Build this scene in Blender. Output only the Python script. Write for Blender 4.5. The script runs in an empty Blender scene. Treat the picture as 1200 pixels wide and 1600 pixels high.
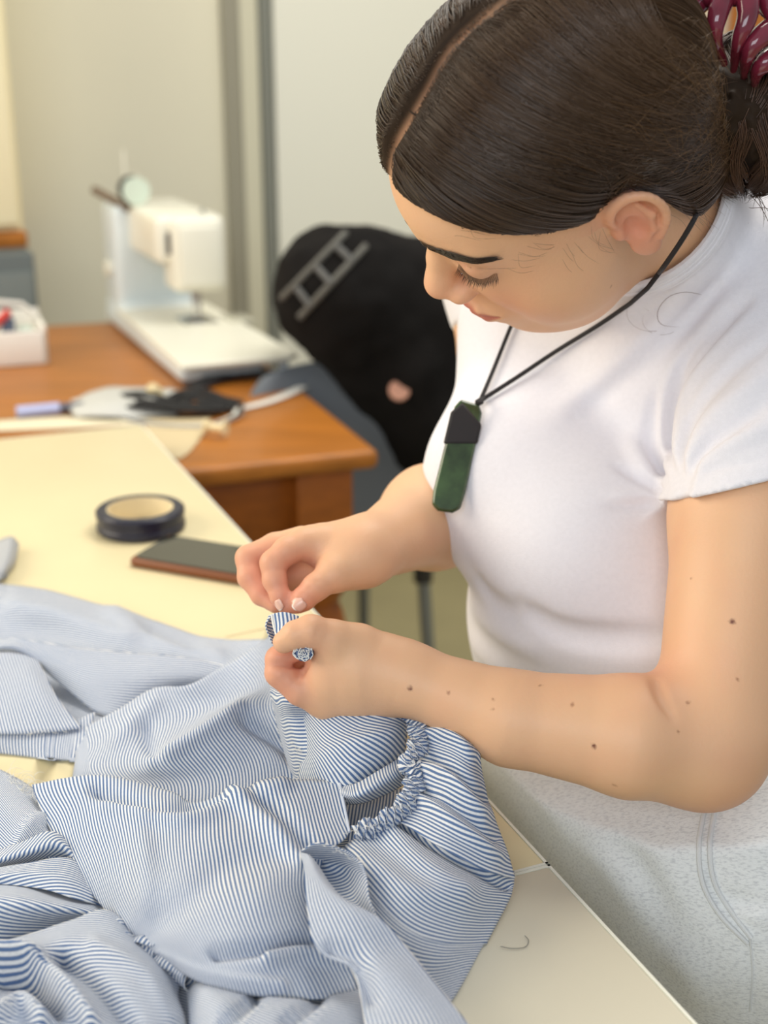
import bpy, bmesh, math, random
import numpy as np
from mathutils import Vector, Matrix

FASTMESH = False
# ---------------------------------------------------------------- camera
TH = math.radians(19.3); FPX = 2000.0; CAMZ = 1.40; TZ = 0.90
SC = bpy.context.scene
COL = SC.collection
cam_d = bpy.data.cameras.new('camera'); cam = bpy.data.objects.new('camera', cam_d); COL.objects.link(cam)
cam.location = (0, 0, CAMZ); cam.rotation_euler = (math.pi/2 - TH, 0, 0)
cam_d.sensor_fit = 'VERTICAL'; cam_d.sensor_height = 36; cam_d.lens = FPX/1600*36
cam_d.clip_start = 0.02
cam_d.dof.use_dof = True; cam_d.dof.focus_distance = 0.84; cam_d.dof.aperture_fstop = 4.6
SC.camera = cam
SC.view_settings.view_transform = 'Standard'; SC.view_settings.look = 'None'
SC.view_settings.gamma = 1; SC.view_settings.use_curve_mapping = False
SC.view_settings.exposure = 0.20

# ---------------------------------------------------------------- light
W = bpy.data.worlds.new('room_light'); SC.world = W; W.use_nodes = True
W.node_tree.nodes['Background'].inputs[0].default_value = (0.93, 0.95, 1.0, 1)
W.node_tree.nodes['Background'].inputs[1].default_value = 0.36
def area(name, loc, target, size, power, col):
    l = bpy.data.lights.new(name, 'AREA'); l.shape = 'RECTANGLE'; l.size, l.size_y = size
    l.energy = power; l.color = col
    o = bpy.data.objects.new(name, l); COL.objects.link(o); o.location = loc
    o.rotation_euler = (Vector(target) - Vector(loc)).to_track_quat('-Z', 'Y').to_euler()
    return o
area('window_light_left', (-2.6, 0.9, 2.2), (0.1, 0.9, 1.0), (2.2, 1.8), 60, (1.0, 0.89, 0.70))
area('window_light_front', (-0.6, -2.3, 2.6), (0.2, 0.9, 1.0), (2.4, 1.4), 44, (0.86, 0.93, 1.0))
area('overhead_fill', (0.6, 1.9, 3.1), (0.4, 1.9, 0.0), (1.6, 1.6), 48, (1.0, 0.96, 0.86))  # unseen overhead fill, added to brighten the back of the room

def nrm(v):
    v = np.asarray(v, float); return v/np.linalg.norm(v)
CF = np.array([0, math.cos(TH), -math.sin(TH)]); CU = np.array([0, math.sin(TH), math.cos(TH)]); CR = np.array([1., 0, 0])
C0 = np.array([0, 0, CAMZ])
def P(px, py, d):
    """photograph position and distance -> a point in the room"""
    return C0 + d*(CF + (px-600)/FPX*CR + (800-py)/FPX*CU)
def Q(px, py, h=0.0, z0=None):
    """photograph position -> the point at height h above the table top"""
    z = (TZ if z0 is None else z0) + h
    r = CF + (px-600)/FPX*CR + (800-py)/FPX*CU
    return C0 + r*((z-CAMZ)/r[2])

# ---------------------------------------------------------------- materials
def mat(name, col, rough=0.6, noise=0.0, nscale=40, bump=0.0, bscale=200, metal=0.0, sss=0.0, attr=None, spec=0.5, sheen=0.0, coat=0.0, stretch=None):
    m = bpy.data.materials.new(name); m.use_nodes = True; nt = m.node_tree; N = nt.nodes; L = nt.links
    b = N['Principled BSDF']; b.inputs['Roughness'].default_value = rough; b.inputs['Metallic'].default_value = metal
    b.inputs['Specular IOR Level'].default_value = spec; b.inputs['Sheen Weight'].default_value = sheen
    b.inputs['Coat Weight'].default_value = coat
    c = (*col, 1)
    b.inputs['Base Color'].default_value = c
    tc = N.new('ShaderNodeTexCoord'); vec = tc.outputs['Object']
    if stretch:
        mp = N.new('ShaderNodeMapping'); mp.inputs['Scale'].default_value = stretch; L.new(vec, mp.inputs[0]); vec = mp.outputs[0]
    src = None
    if attr:
        a = N.new('ShaderNodeAttribute'); a.attribute_name = attr; src = a.outputs['Color']; L.new(src, b.inputs['Base Color'])
    if noise:
        n = N.new('ShaderNodeTexNoise'); n.inputs['Scale'].default_value = nscale; n.inputs['Detail'].default_value = 5
        L.new(vec, n.inputs['Vector'])
        mr = N.new('ShaderNodeMapRange'); mr.inputs[1].default_value = .3; mr.inputs[2].default_value = .7
        mr.inputs[3].default_value = 1-noise; mr.inputs[4].default_value = 1+noise; L.new(n.outputs['Fac'], mr.inputs[0])
        mx = N.new('ShaderNodeMix'); mx.data_type = 'RGBA'; mx.blend_type = 'MULTIPLY'; mx.inputs[0].default_value = 1
        if src: L.new(src, mx.inputs[6])
        else: mx.inputs[6].default_value = c
        L.new(mr.outputs[0], mx.inputs[7]); L.new(mx.outputs[2], b.inputs['Base Color'])
    if bump:
        n = N.new('ShaderNodeTexNoise'); n.inputs['Scale'].default_value = bscale; n.inputs['Detail'].default_value = 4
        L.new(vec, n.inputs['Vector']); bp = N.new('ShaderNodeBump'); bp.inputs['Strength'].default_value = bump
        bp.inputs['Distance'].default_value = 0.002; L.new(n.outputs['Fac'], bp.inputs['Height']); L.new(bp.outputs[0], b.inputs['Normal'])
    if sss:
        b.inputs['Subsurface Weight'].default_value = sss; b.inputs['Subsurface Radius'].default_value = (0.010, 0.004, 0.002)
        b.inputs['Subsurface Scale'].default_value = 1.0
    return m
def lin(r, g, b):
    f = lambda c: (c/255/12.92) if c/255 <= .04045 else ((c/255+.055)/1.055)**2.4
    return (f(r), f(g), f(b))

# ---------------------------------------------------------------- objects
def link(name, me, m=None, parent=None, smooth=True):
    o = bpy.data.objects.new(name, me); COL.objects.link(o)
    if m is not None: me.materials.append(m)
    if smooth and len(me.polygons): me.polygons.foreach_set('use_smooth', [True]*len(me.polygons))
    if parent is not None:
        o.parent = parent; o.matrix_parent_inverse = parent.matrix_world.inverted() if parent.type != 'EMPTY' else Matrix.Translation(-parent.location)
    return o
def mesh_np(name, V, F, m=None, parent=None, smooth=True, cols=None, uv=None):
    me = bpy.data.meshes.new(name); V = np.asarray(V, np.float32)
    if isinstance(F, np.ndarray):
        k = F.shape[1]
        me.vertices.add(len(V)); me.vertices.foreach_set('co', V.ravel())
        me.loops.add(F.size); me.loops.foreach_set('vertex_index', F.astype(np.int32).ravel())
        me.polygons.add(len(F)); me.polygons.foreach_set('loop_start', np.arange(0, F.size, k, dtype=np.int32))
        me.update(calc_edges=True)
    else:
        me.from_pydata([tuple(map(float, v)) for v in V], [], [tuple(f) for f in F]); me.update()
    if cols is not None:
        a = me.color_attributes.new('tint', 'FLOAT_COLOR', 'POINT'); c = np.ones((len(V), 4), np.float32); c[:, :3] = cols
        a.data.foreach_set('color', c.ravel())
    if uv is not None:
        ul = me.uv_layers.new(name='UVMap'); li = np.zeros(len(me.loops), np.int32); me.loops.foreach_get('vertex_index', li)
        ul.data.foreach_set('uv', np.asarray(uv, np.float32)[li].ravel())
    return link(name, me, m, parent, smooth)
def thing(name, label, cat, loc, group=None):
    o = bpy.data.objects.new(name, None); COL.objects.link(o); o.location = tuple(float(c) for c in loc); o.empty_display_size = .05
    o['label'] = label; o['category'] = cat
    if group: o['group'] = group
    return o
def tag(o, label, cat, group=None, kind=None):
    o['label'] = label; o['category'] = cat
    if group: o['group'] = group
    if kind: o['kind'] = kind
    return o
def struct(o, label=None):
    o['kind'] = 'structure'
    if label: o['label'] = label
    return o
class MB:
    """collects shapes into one mesh"""
    def __init__(s): s.bm = bmesh.new()
    def box(s, c, size, ax=None, bevel=0.0, seg=2, taper=None):
        ax = ax if ax is not None else np.eye(3)
        r = bmesh.ops.create_cube(s.bm, size=1); vs = r['verts']
        if bevel:
            for v in vs: v.co = Vector((v.co.x*size[0], v.co.y*size[1], v.co.z*size[2]))
            es = list({e for v in vs for e in v.link_edges})
            rb = bmesh.ops.bevel(s.bm, geom=es, offset=bevel, segments=seg, affect='EDGES', profile=.5)
            vs = list({v for f in rb['faces'] for v in f.verts} | {v for v in vs if v.is_valid})
            seen = set(); st = [vs[0]]
            while st:
                v = st.pop()
                if v in seen: continue
                seen.add(v); st += [e.other_vert(v) for e in v.link_edges]
            vs = list(seen)
            sc = (1, 1, 1)
        else: sc = size
        for v in vs:
            x, y, z = v.co.x*sc[0], v.co.y*sc[1], v.co.z*sc[2]
            if taper:
                t = z/size[2]+.5; k = 1+(taper-1)*t; x *= k; y *= k
            w = np.asarray(c, float) + ax[0]*x + ax[1]*y + ax[2]*z
            v.co = Vector(w)
        return s
    def tube(s, pts, r, n=10, cap=True, closed=False):
        pts = np.asarray(pts, float); m = len(pts); r = np.broadcast_to(np.asarray(r, float), (m,))
        T = np.gradient(pts, axis=0) if not closed else (np.roll(pts, -1, 0)-np.roll(pts, 1, 0))
        T /= np.linalg.norm(T, axis=1)[:, None]+1e-12
        u = np.cross(T[0], [0, 0, 1.]);
        if np.linalg.norm(u) < .1: u = np.cross(T[0], [0, 1., 0])
        rings = []
        for i in range(m):
            u = u - T[i]*np.dot(u, T[i]); u /= np.linalg.norm(u)+1e-12; v = np.cross(T[i], u)
            rings.append([s.bm.verts.new(Vector(pts[i]+r[i]*(math.cos(a)*u+math.sin(a)*v))) for a in np.arange(n)*2*math.pi/n])
        for i in range(m if closed else m-1):
            A, B = rings[i], rings[(i+1) % m]
            for j in range(n): s.bm.faces.new((A[j], A[(j+1) % n], B[(j+1) % n], B[j]))
        if cap and not closed: s.bm.faces.new(rings[0][::-1]); s.bm.faces.new(rings[-1])
        return s
    def lathe(s, c, prof, ax=None, n=28, cap=True):
        ax = ax if ax is not None else np.eye(3); c = np.asarray(c, float); rings = []
        for (r, z) in prof:
            rings.append([s.bm.verts.new(Vector(c+ax[0]*r*math.cos(a)+ax[1]*r*math.sin(a)+ax[2]*z)) for a in np.arange(n)*2*math.pi/n])
        for A, B in zip(rings, rings[1:]):
            for j in range(n): s.bm.faces.new((A[j], A[(j+1) % n], B[(j+1) % n], B[j]))
        if cap: s.bm.faces.new(rings[0][::-1]); s.bm.faces.new(rings[-1])
        return s
    def prism(s, poly, c, ax, h):
        """poly in ax[0], ax[1]; extruded by h along ax[2]"""
        c = np.asarray(c, float)
        lo = [s.bm.verts.new(Vector(c+ax[0]*a+ax[1]*b)) for a, b in poly]; hi = [s.bm.verts.new(Vector(c+ax[0]*a+ax[1]*b+ax[2]*h)) for a, b in poly]
        s.bm.faces.new(lo[::-1]); s.bm.faces.new(hi); n = len(poly)
        for j in range(n): s.bm.faces.new((lo[j], lo[(j+1) % n], hi[(j+1) % n], hi[j]))
        return s
    def build(s, name, m, parent=None, smooth=True, bevel=0):
        bmesh.ops.recalc_face_normals(s.bm, faces=s.bm.faces[:])
        me = bpy.data.meshes.new(name); s.bm.to_mesh(me); s.bm.free()
        o = link(name, me, m, parent, smooth)
        if smooth:
            for e in me.edges: pass
            try: me.set_sharp_from_angle(angle=math.radians(35))
            except Exception: pass
        if bevel:
            bv = o.modifiers.new('edge', 'BEVEL'); bv.width = bevel; bv.segments = 2; bv.limit_method = 'ANGLE'; bv.angle_limit = math.radians(40)
        return o
def frame(fwd, up=(0, 0, 1)):
    f = nrm(fwd); u = np.asarray(up, float); r = nrm(np.cross(f, u)); u = np.cross(r, f)
    return np.array([r, f, u])

# ---------------------------------------------------------------- implicit surfaces
def ln(v): return np.sqrt(np.einsum('ij,ij->i', v, v))
def smin(a, b, k):
    h = np.maximum(k-np.abs(a-b), 0)/k; return np.minimum(a, b)-h*h*k*.25
def smax(a, b, k): return -smin(-a, -b, k)
def cone(p, a, b, ra, rb):
    a = np.asarray(a, float); b = np.asarray(b, float); ab = b-a; t = np.clip((p-a)@ab/(ab@ab), 0, 1)
    return ln(p-a-t[:, None]*ab)-(ra+(rb-ra)*t)
def chain(p, pts, k=0.004):
    d = None
    for (a, ra), (b, rb) in zip(pts, pts[1:]):
        e = cone(p, a, b, ra, rb); d = e if d is None else smin(d, e, k)
    return d
def ell(p, c, r, ax=None):
    q = p-np.asarray(c, float)
    if ax is not None: q = q@ax.T
    r = np.asarray(r, float); k0 = ln(q/r); k1 = ln(q/(r*r))+1e-9
    return k0*(k0-1)/k1
def sdf_mesh(f, lo, hi, h, B=10, proj=2):
    lo = np.asarray(lo, float); hi = np.asarray(hi, float); nb = np.ceil((hi-lo)/(h*B)).astype(int)
    g = np.stack(np.meshgrid(*[np.arange(n) for n in nb], indexing='ij'), -1).reshape(-1, 3)
    cen = lo+(g+.5)*B*h; R = .87*B*h*1.9+2*h
    act = g[np.abs(f(cen)) < R]
    o = np.stack(np.meshgrid(*[np.arange(B+1)]*3, indexing='ij'), -1).reshape(-1, 3)
    D = (nb*B+3).astype(np.int64); keyf = lambda c: ((c[:, 0]+1)*D[1]+(c[:, 1]+1))*D[2]+(c[:, 2]+1)
    VK = []; VP = []; FK = []
    CH = 400
    for s in range(0, len(act), CH):
        ab = act[s:s+CH]; n = len(ab)
        gi = ab[:, None, :]*B+o[None]; val = f((lo+gi*h).reshape(-1, 3)).reshape(n, B+1, B+1, B+1)
        ins = val < 0; s8 = []; 
        for dx in (0, 1):
            for dy in (0, 1):
                for dz in (0, 1): s8.append(ins[:, dx:B+dx, dy:B+dy, dz:B+dz])
        cnt = sum(x.astype(np.int8) for x in s8); mix = (cnt > 0) & (cnt < 8); idx = np.argwhere(mix)
        if len(idx) == 0: continue
        cv = np.stack([val[idx[:, 0], idx[:, 1]+dx, idx[:, 2]+dy, idx[:, 3]+dz] for dx in (0, 1) for dy in (0, 1) for dz in (0, 1)], 1)
        acc = np.zeros((len(idx), 3)); wt = np.zeros(len(idx)); cs = [(dx, dy, dz) for dx in (0, 1) for dy in (0, 1) for dz in (0, 1)]
        for i in range(8):
            for j in range(i+1, 8):
                if sum(abs(a-b) for a, b in zip(cs[i], cs[j])) != 1: continue
                x, y = cv[:, i], cv[:, j]; cr = (x < 0) != (y < 0); t = np.where(cr, x/np.where(cr, x-y, 1), 0)
                pt = np.array(cs[i])+t[:, None]*(np.array(cs[j])-np.array(cs[i])); acc += pt*cr[:, None]; wt += cr
        cell = ab[idx[:, 0]]*B+idx[:, 1:]
        VK.append(keyf(cell)); VP.append(lo+(cell+acc/wt[:, None])*h)
        for ax in range(3):
            sl0 = [slice(None)]+[slice(0, B)]*3; sl1 = list(sl0); sl1[ax+1] = slice(1, B+1)
            a = ins[tuple(sl0)]; b = ins[tuple(sl1)]; e = np.argwhere(a != b)
            if len(e) == 0: continue
            c = ab[e[:, 0]]*B+e[:, 1:]; flip = a[tuple(e.T)]; u = np.zeros(3, int); v = np.zeros(3, int); u[(ax+1) % 3] = 1; v[(ax+2) % 3] = 1
            q = np.stack([keyf(c-u-v), keyf(c-v), keyf(c), keyf(c-u)], 1); q[~flip] = q[~flip][:, ::-1]; FK.append(q)
    VK = np.concatenate(VK); VP = np.concatenate(VP); FK = np.concatenate(FK)
    k, first = np.unique(VK, return_index=True); V = VP[first]; ii = np.searchsorted(k, FK); ii = np.clip(ii, 0, len(k)-1)
    ok = (k[ii] == FK).all(1); F = ii[ok]
    for _ in range(proj):
        d = f(V); e = h*.5; G = np.stack([f(V+np.eye(3)[i]*e)-f(V-np.eye(3)[i]*e) for i in range(3)], 1)/(2*e)
        st = (d/np.maximum((G*G).sum(1), .3))[:, None]*G; V = V-np.clip(st, -h*.6, h*.6)
    return V, F
def march(f, px, py, d0=.5, d1=1.6, off=0.0):
    """first hit of the sight line through (px,py) on surface f"""
    d = d0
    for _ in range(90):
        s = float(f(P(px, py, d)[None])[0])-off
        if abs(s) < 2e-4: break
        d += s*.8
        if d > d1: return None
    return P(px, py, d)
class Stroke:
    """a fold or crease running along points on a surface"""
    def __init__(s, pts, amp, sig, fade=True):
        s.p = np.array([q for q in pts if q is not None]); s.amp = amp; s.sig = sig; s.fade = fade
        s.c = s.p.mean(0); s.R = np.max(ln(s.p-s.c))+3*sig
    def __call__(s, p):
        out = np.zeros(len(p)); m = ln(p-s.c) < s.R
        if not m.any(): return out
        q = p[m]; best = np.full(len(q), 1e9); tt = np.zeros(len(q)); n = len(s.p)-1
        for i in range(n):
            a, b = s.p[i], s.p[i+1]; ab = b-a; t = np.clip((q-a)@ab/(ab@ab+1e-12), 0, 1); d = ln(q-a-t[:, None]*ab)
            w = d < best; best[w] = d[w]; tt[w] = (i+t[w])/n
        f = np.sin(np.clip(tt, 0.02, .98)*math.pi)**.5 if s.fade else 1
        out[m] = s.amp*np.exp(-(best/s.sig)**2)*f
        return out
def strokes_on(f, lst, d0=.5, d1=1.6):
    out = []
    for pts, amp, sig in lst:
        pts = spl(pts, 4)
        hp = [march(f, x, y, d0, d1) for x, y in pts]; hp = [q for q in hp if q is not None]
        if len(hp) > 1: out.append(Stroke(hp, amp, sig))
    return out
def spl(pts, n=6):
    """Catmull-Rom through points"""
    p = np.asarray(pts, float); m = len(p)
    if m < 3: return np.array([p[0]+(p[-1]-p[0])*t for t in np.linspace(0, 1, n+1)])
    e = np.concatenate([[2*p[0]-p[1]], p, [2*p[-1]-p[-2]]]); out = []
    for i in range(m-1):
        a, b, c, d = e[i:i+4]
        for t in np.arange(n)/n:
            out.append(.5*((2*b)+(c-a)*t+(2*a-5*b+4*c-d)*t*t+(3*b-a-3*c+d)*t**3))
    out.append(p[-1]); return np.array(out)
def vnoise(p, scale, seed=0):
    """smooth value noise, -1..1"""
    q = p*scale+seed*17.3; i = np.floor(q).astype(np.int64); f = q-i; f = f*f*(3-2*f); r = 0
    for dx in (0, 1):
        for dy in (0, 1):
            for dz in (0, 1):
                h = (i[:, 0]+dx)*374761393+(i[:, 1]+dy)*668265263+(i[:, 2]+dz)*2147483647; h = (h ^ (h >> 13))*1274126177; h = ((h ^ (h >> 16)) & 0xffff)/32767.5-1
                r = r+h*(f[:, 0] if dx else 1-f[:, 0])*(f[:, 1] if dy else 1-f[:, 1])*(f[:, 2] if dz else 1-f[:, 2])
    return r
# ================================================================ the person
HA = np.array([(-.394, .705, -.59), (-.788, -.59, -.178), (-.473, .394, .788)])      # head right / forward / up, in view axes
HA = np.stack([a[0]*CR+a[1]*CU-a[2]*CF for a in HA]); HA[0] = nrm(HA[0]); HA[1] = nrm(HA[1]-HA[0]*(HA[0]@HA[1])); HA[2] = np.cross(HA[0], HA[1])
HO = C0+.1245*CR+.2297*CU+.8503*CF; HS = 0.0105
def H2W(p): return HO+np.asarray(p, float)@HA*HS
def W2H(p): return (p-HO)@HA.T/HS
FD = nrm((-.84, -.54, 0)); LD = np.array([-FD[1]*-1*-1, FD[0], 0])      # body facing / her left
LD = nrm((-FD[1], FD[0], 0)); BUP = nrm(np.array([0, 0, 1.])+.30*FD); BFD = nrm(np.cross(LD, BUP)*-1)
if BFD@FD < 0: BFD = -BFD
BA = np.array([LD, BFD, BUP])

HELIX = [(p_, .31) for p_ in spl([(.4, .5, .5), (.75, .85, 1.7), (.85, .3, 2.8), (.9, -.9, 3.3), (.9, -2.1, 2.7), (.85, -2.6, 1.3), (.75, -2.35, -.1), (.6, -1.6, -1.4)], 3)]
def face_sdf(q):
    """head in cm: x right, y forward, z up, origin between the ears"""
    q = q.copy(); ax = np.abs(q[:, 0]); m = q.copy(); m[:, 0] = ax
    E = lambda c, r: ell(m, c, r)
    d = E((0, -.3, 4.4), (7.3, 9.2, 8.2))
    d = smin(d, E((0, 2.8, 4.9), (6.6, 7.4, 5.9)), 2.0)
    d = smin(d, E((0, 3.0, -.6), (6.3, 5.9, 6.6)), 2.2)
    d = smin(d, E((3.7, 4.4, -2.7), (3.1, 3.4, 3.4)), 2.2)
    d = smin(d, E((0, 3.2, -5.2), (5.5, 5.2, 3.6)), 2.0)
    d = smin(d, E((0, 7.3, -7.4), (1.9, 1.8, 1.6)), 1.8)
    d = smin(d, E((0, 3.8, -7.9), (4.2, 4.2, 2.6)), 2.2)
    d = smin(d, cone(m, (0, 9.05, 3.3), (4.0, 7.5, 3.7), .85, .7), 1.4)
    d = smax(d, -E((2.8, 10.7, 2.0), (1.4, 1.5, 1.2)), 1.2)
    d = smin(d, E((3.2, 7.65, 2.0), (1.5, 1.5, 1.3)), .35)
    d = smin(d, E((1.9, 7.4, -.6), (2.3, 1.9, 3.2)), 1.2)
    d = smin(d, E((0, 8.1, -4.7), (2.6, 2.2, 2.2)), 1.4)
    d = smin(d, chain(m, [((0, 9.0, 2.5), .75), ((0, 9.9, .8), .8), ((0, 10.7, -.7), .92), ((0, 11.0, -1.1), 1.0)], .8), .7)
    d = smin(d, E((1.2, 10.1, -1.75), (.8, 1.0, .7)), .6)
    d = smax(d, -E((.62, 10.7, -2.5), (.36, .5, .42)), .25)
    d = smin(d, chain(m, [((0, 10.3, -4.1), .42), ((1.2, 9.95, -4.2), .40), ((2.3, 9.1, -4.6), .2)], .2), .35)
    d = smin(d, chain(m, [((0, 10.1, -5.1), .54), ((1.2, 9.7, -5.05), .48), ((2.2, 9.0, -4.7), .2)], .2), .35)
    d = smax(d, -chain(m, [((0, 10.9, -4.58), .1), ((1.2, 10.45, -4.6), .1), ((2.4, 9.3, -4.65), .1)], .1), .22)
    d = smax(d, -chain(m, [((1.9, 9.3, 1.4), .07), ((2.7, 9.3, 1.0), .07), ((3.7, 8.8, .95), .07), ((4.6, 7.8, 1.4), .07)], .1), .25)   # closed lid line
    d = smax(d, -chain(m, [((2.0, 9.2, 2.4), .06), ((3.0, 9.3, 2.6), .06), ((4.4, 8.1, 2.4), .06)], .1), .3)
    # ears
    e = m-np.array([7.0, .1, .55]); ey, ez = e[:, 1], e[:, 2]
    t = np.array([[.90, .42, 0], [-.42, .90, 0], [0, 0, 1]])      # flare backwards
    w = np.stack([e[:, 0]*.90-ey*-.42*-1, e[:, 1], e[:, 2]], 1)
    w = np.stack([e[:, 0]+.42*ey, e[:, 1], e[:, 2]], 1)            # x measured from the slanted ear plane
    w = w*np.array([1, 1.22, 1.06])+np.array([0, .1, 0]); ear = ell(w, (.35, -.9, .5), (.32, 1.75, 2.75))
    near_ = (np.abs(w[:, 1]) < 5) & (np.abs(w[:, 2]) < 6) & (w[:, 0] > -2.5); hel = np.full(len(w), 3.0)
    if near_.any(): hel[near_] = chain(w[near_], HELIX, .12)
    ear = smin(ear, hel, .3)
    ear = smin(ear, ell(w, (.45, -.55, -2.0), (.34, .95, 1.05)), .5)
    ear = smin(ear, chain(w, [((.7, -1.2, 2.3), .2), ((.75, -1.7, 1.0), .26), ((.7, -1.4, -.4), .25), ((.6, -.7, -1.2), .22)], .3), .3)
    ear = smax(ear, -ell(w, (.95, -.45, .3), (.70, .75, 1.15)), .2)
    ear = smin(ear, ell(w, (.45, .75, -.1), (.35, .4, .6)), .3)
    d = smin(d, ear, .5)
    return d
# landmarks along the arms ------------------------------------------------
NECK0 = H2W((0, -2.2, -3.5)); NECK1 = P(1120, 440, 1.04)
SHL = P(1255, 480, .95); SHR = P(800, 430, 1.21)
ELL = P(1110, 1165, .855); WRL = P(632, 1058, .865)
ELR = P(800, 790, 1.19); WRR = P(572, 862, .935)
MM = 0.001
def hand_left(p):
    C = lambda a, b, ra, rb: cone(p, P(*a), P(*b), ra*MM, rb*MM)
    K = lambda L, k=3: chain(p, [(P(*a), r*MM) for a, r in L], k*MM)
    d = C((632, 1057, .865), (560, 1053, .872), 22.5, 26)
    d = smin(d, C((585, 1030, .864), (530, 1018, .862), 18, 17), 14*MM)       # thumb side of the back
    d = smin(d, C((590, 1075, .874), (505, 1092, .872), 19, 12.5), 14*MM)        # first finger metacarpal
    d = smin(d, C((600, 1060, .890), (505, 1085, .905), 17, 13), 12*MM)
    d = smin(d, C((555, 1050, .868), (520, 1056, .867), 24, 20), 10*MM)
    thumb = K([((560, 1006, .860), 13.5), ((520, 998, .852), 12.5), ((486, 986, .846), 10.6), ((462, 992, .846), 9.2), ((444, 1003, .848), 7.6)])
    d = smin(d, thumb, 7*MM)
    idx = K([((510, 1094, .870), 12.5), ((470, 1078, .866), 10.5), ((437, 1051, .865), 10.2)])
    idx2 = K([((437, 1051, .865), 10.0), ((436, 1030, .866), 9.0), ((462, 1017, .868), 7.6)])
    d = smin(d, smin(idx, idx2, 1.5*MM), 5*MM)
    for i, (dd, dx, dy, r) in enumerate([(.020, 4, 0, 10), (.037, 7, -3, 9.6), (.052, 12, -6, 8.4)]):
        f = K([((508+dx, 1092+dy, .870+dd), r+1.5), ((468+dx, 1080+dy, .866+dd), r), ((437+dx, 1052+dy, .865+dd), r-.4)])
        f2 = K([((437+dx, 1052+dy, .865+dd), r-.6), ((445+dx, 1032+dy, .866+dd), r-1.4), ((474+dx, 1022+dy, .868+dd), r-2.4)])
        d = smin(d, smin(f, f2, 1.5*MM), 4*MM)
    return d
def hand_right(p):
    C = lambda a, b, ra, rb: cone(p, P(*a), P(*b), ra*MM, rb*MM)
    K = lambda L, k=3: chain(p, [(P(*a), r*MM) for a, r in L], k*MM)
    d = C((575, 862, .938), (535, 868, .935), 21, 21)
    d = smin(d, C((560, 848, .945), (488, 850, .935), 17, 13.5), 12*MM)
    d = smin(d, C((560, 852, .960), (470, 852, .955), 16, 12.5), 12*MM)
    d = smin(d, C((565, 862, .975), (470, 862, .975), 15, 12), 12*MM)
    d = smin(d, C((560, 880, .928), (528, 894, .918), 17, 13.5), 11*MM)
    d = smin(d, C((540, 880, .958), (455, 900, .958), 15, 12), 8*MM)
    thumb = K([((545, 888, .922), 13.5), ((521, 898, .914), 11.6), ((493, 918, .908), 9.6), ((474, 936, .908), 8.4), ((465, 944, .909), 6.8)])
    d = smin(d, thumb, 6*MM)
    idx = K([((500, 848, .932), 13), ((474, 850, .928), 11.5), ((448, 861, .922), 10), ((427, 880, .917), 9.4)])
    idx2 = K([((427, 880, .917), 9.3), ((429, 906, .914), 8.4), ((438, 932, .911), 7.0), ((446, 948, .910), 5.6)])
    d = smin(d, smin(idx, idx2, 3*MM), 5*MM)
    mid = K([((472, 848, .950), 12.5), ((430, 855, .948), 10.5), ((388, 872, .942), 9.4)])
    mid2 = K([((388, 872, .942), 9.2), ((390, 902, .936), 8.6), ((408, 930, .930), 7.2), ((430, 946, .924), 5.6)])
    d = smin(d, smin(mid, mid2, 3*MM), 3*MM)
    for dd, dx, dy, r in [(.020, 6, 6, 8.8), (.037, 20, 12, 7.8)]:
        f = K([((475+dx, 850+dy, .952+dd), r+3), ((432+dx, 860+dy, .950+dd), r+1), ((392+dx, 876+dy, .946+dd), r)])
        g = K([((392+dx, 876+dy, .946+dd), r), ((392+dx, 900+dy, .942+dd), r-.8), ((412+dx, 924+dy, .936+dd), r-2), ((438+dx, 934+dy, .930+dd), r-3)])
        d = smin(d, smin(f, g, 3*MM), 3*MM)
    return d
def group(p, c, R, fn, pad=.03):
    """fn evaluated only near its sphere"""
    l = ln(p-np.asarray(c)); out = l-R+pad*1.0; out = np.maximum(out, .02); m = l < R+.02
    if m.any(): out[m] = fn(p[m])
    return out
def arm_left(p):
    d = cone(p, SHL, P(1172, 800, .895), .058, .0520)
    d = smin(d, cone(p, P(1172, 800, .895), P(1118, 1130, .858), .0520, .0400), .02)
    d = smin(d, ell(p, P(1104, 1190, .855), (.032, .032, .026)), .02)
    fo = cone(p, P(1085, 1162, .852), P(985, 1150, .842), .0375, .0395)
    fo = smin(fo, cone(p, P(985, 1150, .842), P(800, 1122, .850), .0395, .0308), .008)
    fo = smin(fo, cone(p, P(800, 1122, .850), WRL, .0308, .0215), .008)
    return smin(d, fo, .026)
def arm_right(p):
    d = cone(p, SHR, P(806, 560, 1.20), .056, .050)
    d = smin(d, cone(p, P(806, 560, 1.20), ELR, .050, .044), .02)
    d = smin(d, cone(p, ELR, P(676, 808, 1.055), .044, .040), .02)
    d = smin(d, cone(p, P(676, 808, 1.055), WRR, .040, .0220), .02)
    return d
def body0(p):
    d = group(p, HO+HA[2]*.02, .19, lambda q: face_sdf(W2H(q))*HS)
    neck = cone(p, NECK0, NECK1, .054, .060)
    d = smin(d, neck, .022)
    d = smin(d, group(p, P(900, 1000, .86), .40, arm_left), .01)
    d = smin(d, group(p, P(700, 680, 1.08), .36, arm_right), .01)
    d = smin(d, cone(p, SHL, SHR, .056, .056), .04)
    d = smin(d, group(p, P(530, 1040, .87), .115, hand_left), .014)
    d = smin(d, group(p, P(490, 880, .93), .115, hand_right), .014)
    return d
CREASE = []
def body(p):
    d = body0(p)
    for s in CREASE: d = d+s(p)
    return d
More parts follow.
